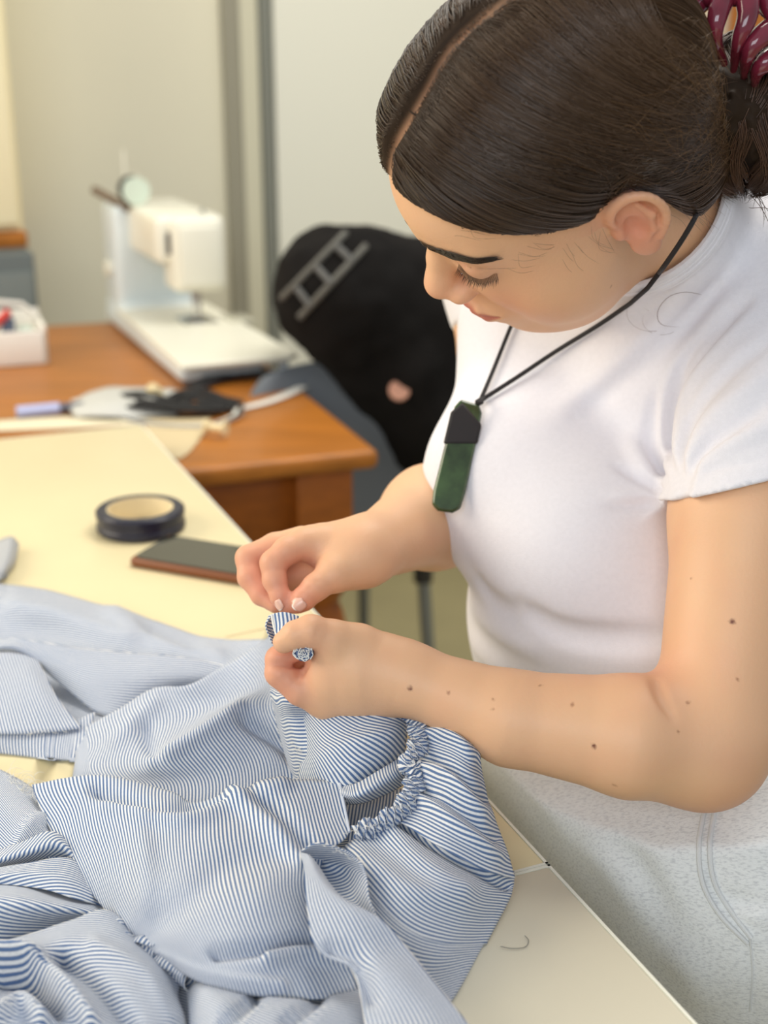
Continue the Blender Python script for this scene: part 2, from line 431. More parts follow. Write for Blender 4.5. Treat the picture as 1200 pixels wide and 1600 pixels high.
CREASE += strokes_on(body0, [
    ([(1026, 1062), (1032, 1085), (1050, 1118)], .0065, .0040),      # inner elbow
    ([(428, 1038), (446, 1039), (464, 1041)], .0030, .0024),
    ([(482, 1036), (474, 1048), (462, 1060)], .0030, .0026),
    ([(500, 912), (492, 905)], .0008, .0014), ([(488, 925), (480, 917)], .0006, .0012),
    ([(500, 978), (497, 988), (492, 996)], .0006, .0015),
    ([(424, 868), (430, 880)], .0006, .0014),
], .6, 1.2)
blo = np.min([P(350, 1000, .84), P(1330, 1260, .8), P(800, 420, 1.3), H2W((-9, 12, 14)), H2W((9, -12, -12)), P(1200, 1280, .80)], 0)-.07
bhi = np.max([P(350, 800, 1.0), P(1330, 460, .95), P(800, 300, 1.3), H2W((-9, -12, 14)), H2W((9, 12, 14)), P(600, 0, 1)], 0)+.07
bhi[2] = min(bhi[2], 1.62)
import time; T0 = time.time()
BV, BF = sdf_mesh(body, blo, bhi, .0021 if FASTMESH else .0016)
print('body', len(BV), time.time()-T0)
SKIN = np.array(lin(222, 176, 138)); RED = np.array(lin(214, 134, 112)); LIP = np.array(lin(182, 104, 92)); PALE = np.array(lin(228, 186, 144))
def skin_tint(V):
    c = np.tile(SKIN, (len(V), 1)); q = W2H(V)
    def mixin(w, col): nonlocal c; w = np.clip(w, 0, 1)[:, None]; c = c*(1-w)+np.asarray(col)*w
    g = lambda cen, s, P_=V: np.exp(-(ln(P_-np.asarray(cen))/s)**2)
    mixin(.35*np.clip(vnoise(V, 30), 0, 1), PALE); mixin(.10*np.clip(vnoise(V, 55, 3), 0, 1), RED)
    for a, r in [((0, 11.6, -2), 2.0), ((-3.6, 7.6, -2.0), 2.4), ((3.6, 7.6, -2.), 2.4)]: mixin(.42*np.exp(-(ln(q-np.array(a))/r)**2), RED)
    for s in (-1, 1): mixin(.75*np.exp(-(ln((q-np.array((s*7.6, -.6, .4)))/np.array([1.6, 2.6, 3.8]))**2)*1.0)*(np.abs(q[:, 0]) > 7.0), RED)
    lm = np.abs(q[:, 0]); zt = -5.05+.0*lm
    lipw = ((q[:, 1] > 8.6) & (lm < 2.35)).astype(float)*np.clip((.85*(1-(lm/2.5)**2)+.12-np.abs(q[:, 2]+4.62))/.2, 0, 1); mixin(.9*lipw, LIP)
    for s in (-1, 1): mixin(.45*np.exp(-(ln((q-np.array((s*3.3, 8.6, 2.2)))/np.array([1.9, 1.5, 1.1]))**2)), lin(186, 124, 104))
    for px, py, d, s in [(440, 1030, .866, .022), (447, 940, .91, .018), (430, 880, .92, .018), (395, 880, .94, .02), (470, 935, .908, .02), (405, 925, .93, .02), (470, 890, .93, .022), (455, 1020, .866, .012), (490, 990, .85, .014), (450, 1075, .866, .018)]:
        mixin(.55*g(P(px, py, d), s), RED)
    for px, py, d in [(1120, 1235, .85), (1030, 1090, .85)]: mixin(.4*g(P(px, py, d), .03), RED)
    # moles
    for (x, y, r, k) in MOLES:
        h = march(body0, x, y, .6, 1.1)
        if h is not None: mixin((1.2 if k else .75)*np.exp(-(ln(V-h)/(r*MM*.85))**4), lin(104, 52, 36) if k else lin(140, 88, 60))
    # finger nails
    return c
MOLES = [(1144, 971, 2.0, 1), (1075, 1098, 1.5, 0), (928, 1166, 1.6, 1), (894, 1101, 1.3, 0), (770, 1093, 1.1, 0), (770, 1108, 1.1, 0), (845, 1071, 1.1, 0), (701, 1082, 1.1, 0), (641, 1076, 1.6, 1), (1153, 1061, 1.2, 0), (1060, 1143, 1.2, 0), (960, 1227, 1.3, 0), (1080, 904, 1.1, 0), (955, 448, 1.2, 0)]
person = thing('person', 'dark-haired person in a white t-shirt and pale grey sweatpants standing at the white table, head bowed, gathering striped cloth between both hands', 'person', (P(1060, 1300, 1.05)[0], P(1060, 1300, 1.05)[1], 0))
person['label'] = 'dark-haired person in white t-shirt, head bowed, hand-sewing striped cloth'
M_skin = mat('skin', (1, 1, 1), .48, attr='tint', sss=.12, bump=.10, bscale=420, spec=.4)
bod = mesh_np('body', BV, BF, M_skin, person, cols=skin_tint(BV))
print('tint', time.time()-T0)

# ---- finger nails
M_nail = mat('nail', lin(228, 184, 164), .25, coat=.3)
M_tip = mat('nail_edge', lin(246, 238, 228), .3)
def nail(c, nrm_, along, w, l):
    a = nrm(along); n = nrm(np.asarray(nrm_)-a*(a@nrm_)); s = np.cross(a, n); V = []; F = []; nu, nv = 9, 10
    for j in range(nv):
        for i in range(nu):
            u = i/(nu-1)*2-1; v = j/(nv-1); ww = w*(1-.38*abs(2*v-1)**3)
            edge = (1-abs(u)**3*.25) if v > .8 else 1
            V.append(c+n*.0007+s*u*ww+a*(v*l*edge)-n*(w*.42*u*u+ .2*w*(v-.5)**2))
    for j in range(nv-1):
        for i in range(nu-1): k = j*nu+i; F.append((k, k+1, k+nu+1, k+nu))
    o = mesh_np('fingernail', V, F, M_nail, person)
    o.data.materials.append(M_tip)
    for p_ in o.data.polygons:
        if p_.index//(nu-1) >= nv-2: p_.material_index = 1
    so = o.modifiers.new('t', 'SOLIDIFY'); so.thickness = .0006; so.offset = 1
TOW = lambda a, b=0, c=0: nrm(-CF+a*CR+b*CU)
nail(P(474, 938, .8990), TOW(.1, .25), P(457, 951, .909)-P(476, 936, .908), .0050, .0092)
nail(P(432, 938, .9045), TOW(-.9, -.1), P(439, 954, .908)-P(431, 936, .908), .0036, .0078)

# ---- t-shirt -------------------------------------------------------------
def B2W(o, l, f, u): return o+BA[0]*l+BA[1]*f+BA[2]*u
COLN = nrm(P(1120, 440, 1.04)-P(965, 290, .90)); COLP = P(968, 322, .93)
def torso0(p):
    E = lambda c, r, a=BA: ell(p, c, r, a)
    d = E(P(1010, 640, 1.10), (.165, .105, .20))
    d = smin(d, cone(p, SHL, SHR, .062, .062), .06)
    d = smin(d, cone(p, P(1090, 450, 1.05), P(1060, 560, 1.08), .080, .09), .05)
    d = smin(d, np.maximum(cone(p, NECK0, NECK1, .060, .067), (COLP-p)@COLN), .02)
    d = smin(d, cone(p, P(812, 520, 1.10), P(812, 700, 1.06), .050, .058), .05)
    d = smin(d, E(P(985, 1005, 1.07), (.160, .120, .15)), .05)
    d = smin(d, E(P(905, 850, 1.00), (.078, .082, .076)), .045)
    d = smin(d, E(P(800, 755, 1.04), (.070, .074, .072)), .04)
    # sleeves
    s = cone(p, SHL, P(1172, 815, .893), .072, .0650)
    s = smax(s, (p-P(1130, 762, .90))@nrm(.24*CR-.97*CU), .003)
    d = smin(d, s, .018)
    s = cone(p, SHR, P(806, 500, 1.20), .066, .060)
    s = smax(s, ((p-P(806, 505, 1.20))@nrm(P(806, 560, 1.20)-SHR)), .004)
    d = smin(d, s, .02)
    # neckline opening
    return d
SHF = strokes_on(torso0, [
    ([(1058, 745), (1060, 690), (1072, 620), (1112, 550), (1180, 480)], .0055, .0070),
    ([(1066, 745), (1082, 700), (1118, 645), (1200, 585)], .0055, .0070),
    ([(1072, 760), (1100, 722), (1150, 690), (1200, 668)], .0040, .0065),
    ([(1048, 745), (1036, 690), (1038, 630), (1060, 570)], .0045, .0060),
    ([(1045, 762), (1010, 735), (985, 690)], .0040, .0070),
    ([(1040, 785), (1000, 776), (950, 778)], .0022, .0060),
    ([(1150, 385), (1085, 450), (1010, 530), (920, 610), (860, 660)], .0040, .013),
    ([(1200, 425), (1130, 490), (1060, 570), (1020, 630)], .0040, .011),
    ([(735, 945), (780, 985), (850, 1025)], .0045, .012),
    ([(728, 990), (760, 1025), (800, 1055)], .0045, .010),
    ([(1082, 352), (1050, 400), (1000, 462), (935, 515)], .0016, .0040),
], .6, 1.4)
SHG = strokes_on(torso0, [
    ([(1060, 772), (1048, 710), (1048, 640), (1072, 565), (1140, 490)], .0055, .0050),
    ([(1064, 770), (1068, 705), (1092, 635), (1145, 575), (1200, 535)], .0075, .0055),
    ([(1068, 772), (1092, 715), (1130, 680), (1200, 628)], .0060, .0050),
    ([(1055, 768), (1025, 720), (1020, 660), (1035, 600)], .0045, .0055),
    ([(1052, 772), (1010, 752), (965, 728)], .0045, .0050),
    ([(1052, 780), (1000, 790), (950, 792)], .0030, .0045),
    ([(815, 950), (870, 985), (940, 998), (1040, 998)], .0100, .0090),
    ([(742, 900), (765, 935), (815, 965)], .0050, .010),
    ([(1130, 430), (1070, 500), (985, 580), (900, 650)], .0040, .009),
    ([(1180, 455), (1110, 540), (1060, 610)], .0045, .008),
    ([(1090, 395), (1030, 470), (970, 525)], .0025, .006),
    ([(1062, 745), (1120, 732), (1200, 716)], .0012, .0025),
], .6, 1.4)
NKC = NECK1+nrm(NECK0-NECK1)*.035
def torso(p):
    d = torso0(p)
    for s in SHF: d = d-1.35*s(p)
    for s in SHG: d = d+1.35*s(p)
    d = np.maximum(d, .0+(COLP-p)@COLN)
    # lower hem
    d = smax(d, (P(960, 1092, 1.06)-p)@BUP, .004)
    return d
lo = np.min([P(640, 1100, 1.2), P(1330, 1100, .8), P(800, 300, 1.35)], 0)-.05; hi = np.max([P(640, 300, 1.35), P(1340, 300, .9), P(1200, 300, 1.3)], 0)+.08
tv, tf = sdf_mesh(torso, lo, hi, .0036 if FASTMESH else .0026)
# open the neck: drop the faces inside the collar ring
axn = nrm(NECK0-NECK1)
def collar(v):
    q = v-NECK1; t = q@axn; r = ln(q-t[:, None]*axn); return (r < .0575) & (((v-COLP)@COLN) < .03)
mk = collar(tv); tf = tf[~mk[tf].all(1)]
M_shirt = mat('white_jersey', lin(230, 228, 233), .85, noise=.02, nscale=300, bump=.25, bscale=1400, spec=.2, sheen=.15)
shirt = mesh_np('t_shirt', tv, tf, M_shirt, person)
nk = nrm(NECK1-NECK0); A_ = NECK0+nk*(((COLP-NECK0)@COLN)/(nk@COLN)); ea = nrm(np.cross(COLN, CF)); eb = np.cross(COLN, ea); ring = []
for a in np.linspace(0, 2*math.pi, 49)[:-1]:
    e = ea*math.cos(a)+eb*math.sin(a); r_ = .05
    for _ in range(40):
        s_ = float(cone((A_+e*r_)[None], NECK0, NECK1, .0595, .0665)[0]); r_ -= s_
        if abs(s_) < 1e-5: break
    ring.append(A_+e*r_)
for off_, rr_ in ((-.0040, .0030), (0, .0030), (.0045, .0034), (.009, .0026)):
    m = MB(); m.tube([p_+COLN*off_+nrm(p_-A_)*.0006 for p_ in ring], rr_, 8, closed=True); m.build('neck_rib', M_shirt, person)
print('shirt', len(tv), time.time()-T0)

# ---- trousers ------------------------------------------------------------
HIP = P(1022, 1262, 1.03)
LA = np.array([LD, FD, [0, 0, 1.]])
def pants0(p):
    d = ell(p, HIP+np.array([0, 0, .05]), (.170, .125, .20), LA)
    d = smin(d, ell(p, HIP-FD*.04, (.18, .13, .14), LA), .05)
    for s in (-1, 1):
        a = HIP+LD*.090*s-np.array([0, 0, .03]); b = HIP+LD*.10*s+FD*.01; b = np.array([b[0], b[1], .46]); c = HIP+LD*.105*s-FD*.03; c = np.array([c[0], c[1], .09])
        d = smin(d, cone(p, a, b, .104, .082), .05); d = smin(d, cone(p, b, c, .078, .062), .03)
    return d
PF = strokes_on(pants0, [
    ([(1105, 1262), (1095, 1330), (1105, 1400), (1145, 1450), (1180, 1470)], .0030, .0045),
    ([(1118, 1262), (1110, 1330), (1120, 1390), (1175, 1465)], .0022, .0030),
    ([(900, 1300), (960, 1360), (1020, 1450)], .0055, .014), ([(980, 1270), (1030, 1330), (1070, 1420)], .0040, .013), ([(1040, 1480), (1080, 1520), (1100, 1580)], .0050, .014),
    ([(830, 1180), (850, 1250), (900, 1320)], .0030, .012),
    ([(1150, 1420), (1180, 1430), (1200, 1440)], .0035, .006)], .6, 1.5)
PG = strokes_on(pants0, [
    ([(1111, 1262), (1103, 1330), (1113, 1393), (1160, 1455)], .0030, .0018),
    ([(1098, 1262), (1088, 1335), (1098, 1405), (1140, 1460)], .0016, .0018),
    ([(1172, 1480), (1176, 1540), (1172, 1600)], .0030, .0040),
    ([(1110, 1258), (1101, 1320), (1107, 1380), (1134, 1428), (1171, 1470)], .0040, .0060), ([(1130, 1400), (1160, 1412), (1190, 1420)], .0050, .0060),
    ([(940, 1290), (1000, 1360), (1060, 1460)], .0030, .012)], .6, 1.5)
def pants(p):
    d = pants0(p)
    for s in PF: d = d-s(p)
    for s in PG: d = d+s(p)
    d = d+.0012*vnoise(p, 22, 5)+.002*vnoise(p, 9, 2)
    d = smax(d, (p-P(960, 1040, 1.06))@BUP, .004)
    return d
pc = HIP; pv, pf = sdf_mesh(pants, (pc[0]-.3, pc[1]-.3, .02), (pc[0]+.3, pc[1]+.3, 1.08), .0060 if FASTMESH else .0040)
M_pants = mat('heather_grey_fleece', lin(214, 216, 216), .9, bump=.3, bscale=900, spec=.15, sheen=.2)
def heather(m, ca, cb, sc=(.32, 1, 1)):
    nt = m.node_tree; N = nt.nodes; L = nt.links; tc = N.new('ShaderNodeTexCoord'); mp = N.new('ShaderNodeMapping'); mp.inputs['Scale'].default_value = sc
    mp.inputs['Rotation'].default_value = (0.35, math.pi/2, 0.9)
    n = N.new('ShaderNodeTexNoise'); n.inputs['Scale'].default_value = 800; n.inputs['Detail'].default_value = 4; cr = N.new('ShaderNodeValToRGB')
    cr.color_ramp.elements[0].position = .34; cr.color_ramp.elements[0].color = (*cb, 1); cr.color_ramp.elements[1].position = .52; cr.color_ramp.elements[1].color = (*ca, 1)
    L.new(tc.outputs['Object'], mp.inputs[0]); L.new(mp.outputs[0], n.inputs['Vector']); L.new(n.outputs['Fac'], cr.inputs[0]); L.new(cr.outputs[0], N['Principled BSDF'].inputs['Base Color'])
heather(M_pants, lin(236, 238, 236), lin(210, 212, 212))
mesh_np('sweatpants', pv, pf, M_pants, person)
PS = lambda x, y: march(lambda p: pants(p)-.0006, x, y, .6, 1.6)
M_welt = mat('fleece_welt', lin(222, 224, 223), .9, bump=.3, bscale=900, spec=.15)
for L_, r_ in [([(1103, 1255), (1092, 1320), (1098, 1380), (1125, 1430), (1168, 1474)], .0017), ([(1119, 1255), (1109, 1320), (1116, 1378), (1142, 1424), (1174, 1466)], .0017), ([(1172, 1468), (1176, 1520), (1172, 1580)], .0007)]:
    q_ = [PS(x, y) for x, y in spl(L_, 5)]; q_ = [a for a in q_ if a is not None]
    m = MB(); m.tube(q_, r_, 8); m.build('pocket_welt' if r_ > .001 else 'side_seam', M_welt, person)
M_shoe = mat('white_canvas', lin(225, 225, 222), .8)
for s in (-1, 1):
    c = HIP+LD*.105*s-FD*.03; c = np.array([c[0], c[1], 0.0]); m = MB()
    f = lambda p: smax(smin(ell(p, c+FD*.06+np.array([0, 0, .035]), (.045, .125, .045), LA), ell(p, c+np.array([0, 0, .07]), (.042, .055, .06), LA), .03), .004-p[:, 2], .003)
    v_, f_ = sdf_mesh(f, c-.2, c+.2+np.array([0, 0, .1]), .007); mesh_np('shoe', v_, f_, M_shoe, person)
print('pants', len(pv), time.time()-T0)
# ---- hair ----------------------------------------------------------------
def gline(y):
    """height of the hairline along the side of the head"""
    return np.interp(y, [-10, -7, -4.5, -2.6, -1.2, .2, 1.6, 3.4, 5.4, 7.4, 8.8, 10.0], [-7.5, -7.0, -6.0, -.4, 3.6, 3.8, 3.2, 4.1, 5.3, 6.7, 7.9, 8.6])
BUNH = np.array([-1.2, -10.4, -4.2])
def pxc(y): return .30*np.sin(y*.75+.5)
def hair_sdf(q):
    ax = np.abs(q[:, 0]); z = q[:, 2]; y = q[:, 1]
    d = ell(q, (0, -.4, 4.6), (7.45, 9.3, 8.25))
    d = smin(d, ell(q, (0, 2.9, 5.1), (6.7, 7.45, 5.95)), 2.0)
    d = smin(d, ell(q, (0, -3.9, -2.2), (5.7, 4.4, 5.6)), 2.0)
    gap = z-gline(y)
    off = .12+.72*np.clip(gap/3.2, 0, 1)**.7
    part = np.exp(-((q[:, 0]-pxc(y))/.44)**2)*np.clip((y+2.5)/3, 0, 1)*(z > 6)
    off = off*(1-.97*part)
    back = np.clip((-y-2)/6, 0, 1)
    d = d-off-.15*back
    return smax(d, -gap*.75, .25)
def hair_full(q):
    d = hair_sdf(q)
    ang = np.arctan2(q[:, 2]-4, np.abs(q[:, 0])+.01)*np.sign(q[:, 0])
    d = d-.05*np.sin(ang*34+2.2*vnoise(q, .18, 1)+q[:, 1]*.35)*np.clip((q[:, 2]-gline(q[:, 1]))/2, 0, 1)-.05*vnoise(q*np.array([1, .35, 1]), 1.1, 2)
    b = ell(q, BUNH, (4.0, 2.8, 4.0))-.35*vnoise(q, .8, 6)-.18*vnoise(q, 2.0, 7)
    b = smin(b, ell(q, BUNH+np.array([-1.5, -1.6, -2.2]), (2.6, 2.0, 2.6))-.4*vnoise(q, .9, 8), 1.2)
    return smin(d, b, 1.6)
hv, hf = sdf_mesh(lambda q: hair_full(q), (-11, -19, -7), (11, 12, 16), .26 if FASTMESH else .17)
HC = np.array(lin(48, 36, 26)); SC_ = np.array(lin(190, 148, 116))
w = np.exp(-((hv[:, 0]-pxc(hv[:, 1]))/.34)**4)*np.clip((hv[:, 1]+3)/3, 0, 1)*(hv[:, 2] > 7.0)*.9
M_scalp = mat('hair_mass', (1, 1, 1), .62, attr='tint', spec=.12)
M_hair = mat('dark_brown_hair', (1, 1, 1), .33, attr='tint', spec=.5)
mesh_np('hair', H2W(hv), hf[:, ::1], M_scalp, person, cols=HC*(1-w[:, None])+SC_*w[:, None])
print('hair', len(hv), time.time()-T0)
def hgrad(f, q, e=.05): return np.stack([f(q+np.eye(3)[i]*e)-f(q-np.eye(3)[i]*e) for i in range(3)], 1)/(2*e)
def ribbons(name, paths, r, m, taper=True, cols=None, parent=None):
    """many thin three-sided strands as one mesh; paths: (n, k, 3) world"""
    n, k, _ = paths.shape; T = np.gradient(paths, axis=1); T /= np.linalg.norm(T, axis=2, keepdims=True)+1e-12
    ref = nrm((.3, .5, .8)); u = np.cross(T, ref); u /= np.linalg.norm(u, axis=2, keepdims=True)+1e-9; v = np.cross(T, u)
    rr = np.full((n, k), 1.0)*np.asarray(r).reshape(-1, 1)
    if taper: rr = rr*np.interp(np.linspace(0, 1, k), [0, .08, .8, 1], [.4, 1, 1, .15])[None]
    V = np.stack([paths+rr[..., None]*(math.cos(a)*u+math.sin(a)*v) for a in (0, 2.094, 4.189)], 2)      # n,k,3,3
    base = (np.arange(n)*k*3)[:, None, None]+(np.arange(k-1)*3)[None, :, None]+np.arange(3)[None, None]
    nx = base-np.arange(3)+(np.arange(3)+1) % 3
    F = np.stack([base, nx, nx+3, base+3], -1).reshape(-1, 4)
    cc = None
    if cols is not None: cc = np.repeat(cols, k*3, 0)
    return mesh_np(name, V.reshape(-1, 3), F, m, parent or person, cols=cc)
rng = np.random.default_rng(4)
def flow_strands(n, k, step, lift_, seed):
    r = np.random.default_rng(seed); th_ = r.random(n)*2*math.pi; cz = r.random(n)*1.7-.7; sr = np.sqrt(np.maximum(0, 1-cz*cz))
    q = np.stack([9*sr*np.cos(th_), 11*sr*np.sin(th_), 4.6+9.5*cz], 1)
    for _ in range(5):
        dd = hair_sdf(q); G = hgrad(hair_sdf, q); q = q-(dd/np.maximum((G*G).sum(1), .3))[:, None]*G
    q = q[(q[:, 2] > gline(q[:, 1])+.1) & (np.abs(q[:, 0]-pxc(q[:, 1])) > .38*(q[:, 1] > -2))]; out = []; lf = lift_*(.2+.8*r.random(len(q)))
    for i in range(k):
        G = hgrad(hair_sdf, q); G /= ln(G)[:, None]+1e-9; out.append(q+G*lf[:, None])
        tb = BUNH+np.array([0, 1.5, .5])-q; dist = ln(tb); tb /= dist[:, None]+1e-9
        sgn = np.where(q[:, 0]-pxc(q[:, 1]) < 0, -1., 1.); up_ = np.clip((q[:, 2]-5)/8, 0, 1)*np.clip((q[:, 1]+9)/10, 0, 1)
        lat = np.stack([sgn, -.25+0*up_, -.9+0*up_], 1); d_ = tb+lat*(1.5*up_)[:, None]; d_ = d_-G*(d_*G).sum(1)[:, None]; d_ /= ln(d_)[:, None]+1e-9
        q = q+d_*(step*np.clip(dist/3, .1, 1))[:, None]
        dd = hair_sdf(q); q = q-dd[:, None]*G
    return np.stack(out, 1)
N = 1500
side = np.where(rng.random(N) < .72, -1., 1.)
t = rng.random(N)
y0 = 9.6-t*17.0; z0 = 14-0*t
start = np.stack([side*(.38+.25*rng.random(N)), y0, np.interp(y0, [-7.4, -4, -1, 3, 6, 8.6, 9.6], [9.5, 11.8, 13.2, 13.0, 11.8, 9.8, 8.8])], 1)
swoop = np.clip(t*1.0, 0, 1); drop = rng.random(N)**.8
frac = np.clip((9.6-y0)/17.0, 0, 1)
# front strands pass lower on the side, back strands go nearly straight to the bun
mid1 = np.stack([side*(5.2+1.3*rng.random(N)), y0*.75+.2, 10.0-5.0*(1-frac)-1.2*drop], 1)
mid2 = np.stack([side*(7.8-1.5*frac), -2.4-5.5*frac+0*t, 4.2+2.5*frac+.7*rng.normal(size=N)], 1)
end = BUNH+np.stack([side*1.5+rng.normal(size=N)*.5, 1.8+0*t, rng.normal(size=N)*1.4], 1)
s = np.linspace(0, 1, 15)[None, :, None]
A, B_, C_, D_ = [x[:, None] for x in (start, mid1, mid2, end)]
path = (1-s)**3*A+3*(1-s)**2*s*B_*1.12+3*(1-s)*s**2*C_*1.15+s**3*D_
q = path.reshape(-1, 3)
for _ in range(4):
    dd = hair_sdf(q); G = hgrad(hair_sdf, q); q = q-(dd/np.maximum((G*G).sum(1), .3))[:, None]*G
lift = (.05+.16*rng.random(N))[:, None]*np.ones((1, 15)); G = hgrad(hair_sdf, q); G /= ln(G)[:, None]+1e-9
q = q+G*(lift.reshape(-1)[:, None])+np.stack([vnoise(q+rng.random(3)*9, .5, i) for i in (11, 12, 13)], 1)*.06
path = q.reshape(N, 15, 3)
okm = (path[:, :, 2] > gline(path[:, :, 1])-.25).all(1)
path = path[okm]; n = len(path)
FS = flow_strands(9000, 15, .42, .16, 5); FS = FS[(FS[:, :, 2] > gline(FS[:, :, 1])-.15).all(1)]; path = np.concatenate([path, FS]); n = len(path)
shade = (.75+.6*rng.random(n))[:, None]; hcol = np.array(lin(62, 46, 32))*shade; back = np.clip(-path[:, 8, 1]/9, 0, 1)[:, None]; hcol = hcol*(1-back*.5)+np.array(lin(104, 74, 44))*back*.5
so = ribbons('hair_strands', H2W(path.reshape(-1, 3)).reshape(path.shape), .00022+.00016*rng.random(n), M_hair, cols=hcol); so['kind'] = 'stuff'
# bun: locks running over it from the clip downwards, and loose curls
pole = nrm(np.array([CU@HA[0], CU@HA[1], CU@HA[2]])); e1 = nrm(np.cross(pole, (0, 0, 1.))); e2 = np.cross(pole, e1)
def bun_pts(la, lo, r): return BUNH+np.array([-.2, -.4, -.4])+(pole*np.sin(la)[..., None]*4.7+(e1*np.cos(lo)[..., None]+e2*np.sin(lo)[..., None])*np.cos(la)[..., None]*3.5)*r[..., None]
n = 2600; k = 14; cl = rng.integers(0, 46, n); clo = rng.random(46)*6.28; cph = rng.random(46)*6.28; cr_ = .95+.16*rng.random(46)
la = np.linspace(1.35, -1.25, k)[None]+.10*rng.normal(size=n)[:, None]; lo_ = (clo[cl]+.10*rng.normal(size=n))[:, None]+.38*np.sin(la*2.3+cph[cl][:, None])
pp = bun_pts(la, lo_, (cr_[cl]+.03*rng.normal(size=n))[:, None]+.06*np.sin(la*4+cph[cl][:, None]))
# hanging wavy locks under the bun
n2 = 420; k2 = 14; root = BUNH+np.stack([rng.normal(size=n2)*1.6-.5, rng.normal(size=n2)*1.0, -2.5+rng.normal(size=n2)*.5], 1)
ss = np.linspace(0, 1, k2)[None, :, None]; L_ = (2.5+4.8*rng.random(n2))[:, None, None]
dirn = np.stack([-.35+.25*rng.normal(size=n2), -.55+.3*rng.normal(size=n2), -.75+.1*rng.normal(size=n2)], 1)[:, None]
ph = rng.random(n2)[:, None, None]*6
p2 = root[:, None]+dirn*L_*ss+np.concatenate([np.sin(ss*5+ph)*.7*ss, np.cos(ss*5+ph)*.7*ss, np.sin(ss*4+ph)*.25*ss], 2)
# strands crossing from the nape and stray wisps
cc = np.array(lin(78, 54, 38))
for nm, pa, r in (('bun_curls', pp, .00034), ('loose_locks', p2, .00024)):
    o = ribbons(nm, H2W(pa.reshape(-1, 3)).reshape(pa.shape), np.full(len(pa), r), M_hair, cols=cc*(.6+.9*rng.random((len(pa), 1)))); o['kind'] = 'stuff'
# frizzy light curls at the back of the head
n3 = 260; th_ = rng.random(n3); q = np.stack([-3-4.5*rng.random(n3), -1.5-7*rng.random(n3), -1+9*rng.random(n3)], 1)
for _ in range(6):
    dd = hair_sdf(q); G = hgrad(hair_sdf, q); q = q-((dd-.25)/np.maximum((G*G).sum(1), .3))[:, None]*G
G /= ln(G)[:, None]+1e-9; tb = BUNH-q; tb /= ln(tb)[:, None]; tb = tb-G*(tb*G).sum(1)[:, None]; tb /= ln(tb)[:, None]+1e-9; bn = np.cross(G, tb)
sx_ = np.linspace(0, 1, 14)[None, :, None]; L3 = (1.5+3.2*rng.random(n3))[:, None, None]; am = (.15+.5*rng.random(n3))[:, None, None]; f3 = (2+5*rng.random(n3))[:, None, None]
p3_ = q[:, None]+tb[:, None]*L3*sx_+bn[:, None]*(am*np.sin(f3*sx_+th_[:, None, None]*6)*1.3)+G[:, None]*(.15*np.sin(f3*.7*sx_)-.10*sx_*L3*.5)
o = ribbons('flyaway_hairs', H2W(p3_.reshape(-1, 3)).reshape(p3_.shape), np.full(n3, .00010), M_hair, cols=np.array(lin(120, 90, 58))*(.7+.5*rng.random((n3, 1)))); o['kind'] = 'stuff'
# fine wisps: temple, behind ear, over the shoulder
def wisp(pts, n, jit, r=.00011):
    out = []
    for _ in range(n):
        a = spl(np.array(pts)+(rng.normal(size=(1, 3))+rng.normal(size=(len(pts), 3))*.22)*np.array(jit), 5); out.append(a)
    return np.array(out)
WS = []
for pts, n, jit in [
    ([(-7.0, -4.0, -1.0), (-6.4, -4.6, -3.5), (-5.8, -5.0, -6.0)], 20, (.25, .8, .5)),
    ([(-7.5, 2.4, 2.4), (-7.0, 2.5, .6), (-6.6, 2.0, -1.2)], 12, (.12, .8, .4)),
    ([(-6.9, 4.4, 4.3), (-6.9, 4.0, 3.2), (-6.7, 3.2, 2.4)], 14, (.1, 1.3, .35)),
    ([(-4.6, 7.6, 6.6), (-4.9, 7.3, 6.2), (-5.6, 6.4, 5.6)], 12, (.5, .4, .4)),
    ([(6.2, 5.6, 6.0), (6.3, 6.6, 4.4), (5.4, 7.6, 3.9)], 10, (.12, .15, .2))]:
    WS.append(wisp(pts, n, jit))
k = min(len(a[0]) for a in WS); WS = np.concatenate([a[:, :k] for a in WS])
o = ribbons('baby_hairs', H2W(WS.reshape(-1, 3)).reshape(WS.shape), np.full(len(WS), .00008), M_hair, cols=np.array(lin(96, 68, 48))*np.ones((len(WS), 1))); o['kind'] = 'stuff'
ST = []
for i in range(46):
    a = rng.random(); x, y = 1085-a*60+rng.normal()*22, 350+a*110+rng.normal()*25; ph = rng.random()*6; r = 18+26*rng.random(); pts = []
    for j in range(12):
        t_ = j/11; pts.append(P(x+r*math.cos(ph+t_*3.4), y+r*.8*math.sin(ph+t_*3.4)+t_*12, .935+.01*rng.random()-.04*(x > 1040)*0))
    ST.append(pts)
x0 = [(1094, 462), (1070, 458), (1045, 464), (1028, 482), (1026, 500), (1036, 510), (1060, 512)]
def on_shirt(x, y, off=.002):
    h = march(lambda p: torso(p)-.001, x, y, .6, 1.4)
    return h if h is not None else P(x, y, .95)
ST2 = [[on_shirt(x, y)+(-CF)*.004 for x, y in spl(x0, 3)]]
o = ribbons('stray_hairs', np.array(ST), np.full(len(ST), .00010), M_hair, cols=np.array(lin(110, 84, 74))*np.ones((len(ST), 1))); o['kind'] = 'stuff'
ribbons('fallen_hair', np.array(ST2), np.array([.0002]), M_hair, cols=np.array([lin(92, 50, 44)]))

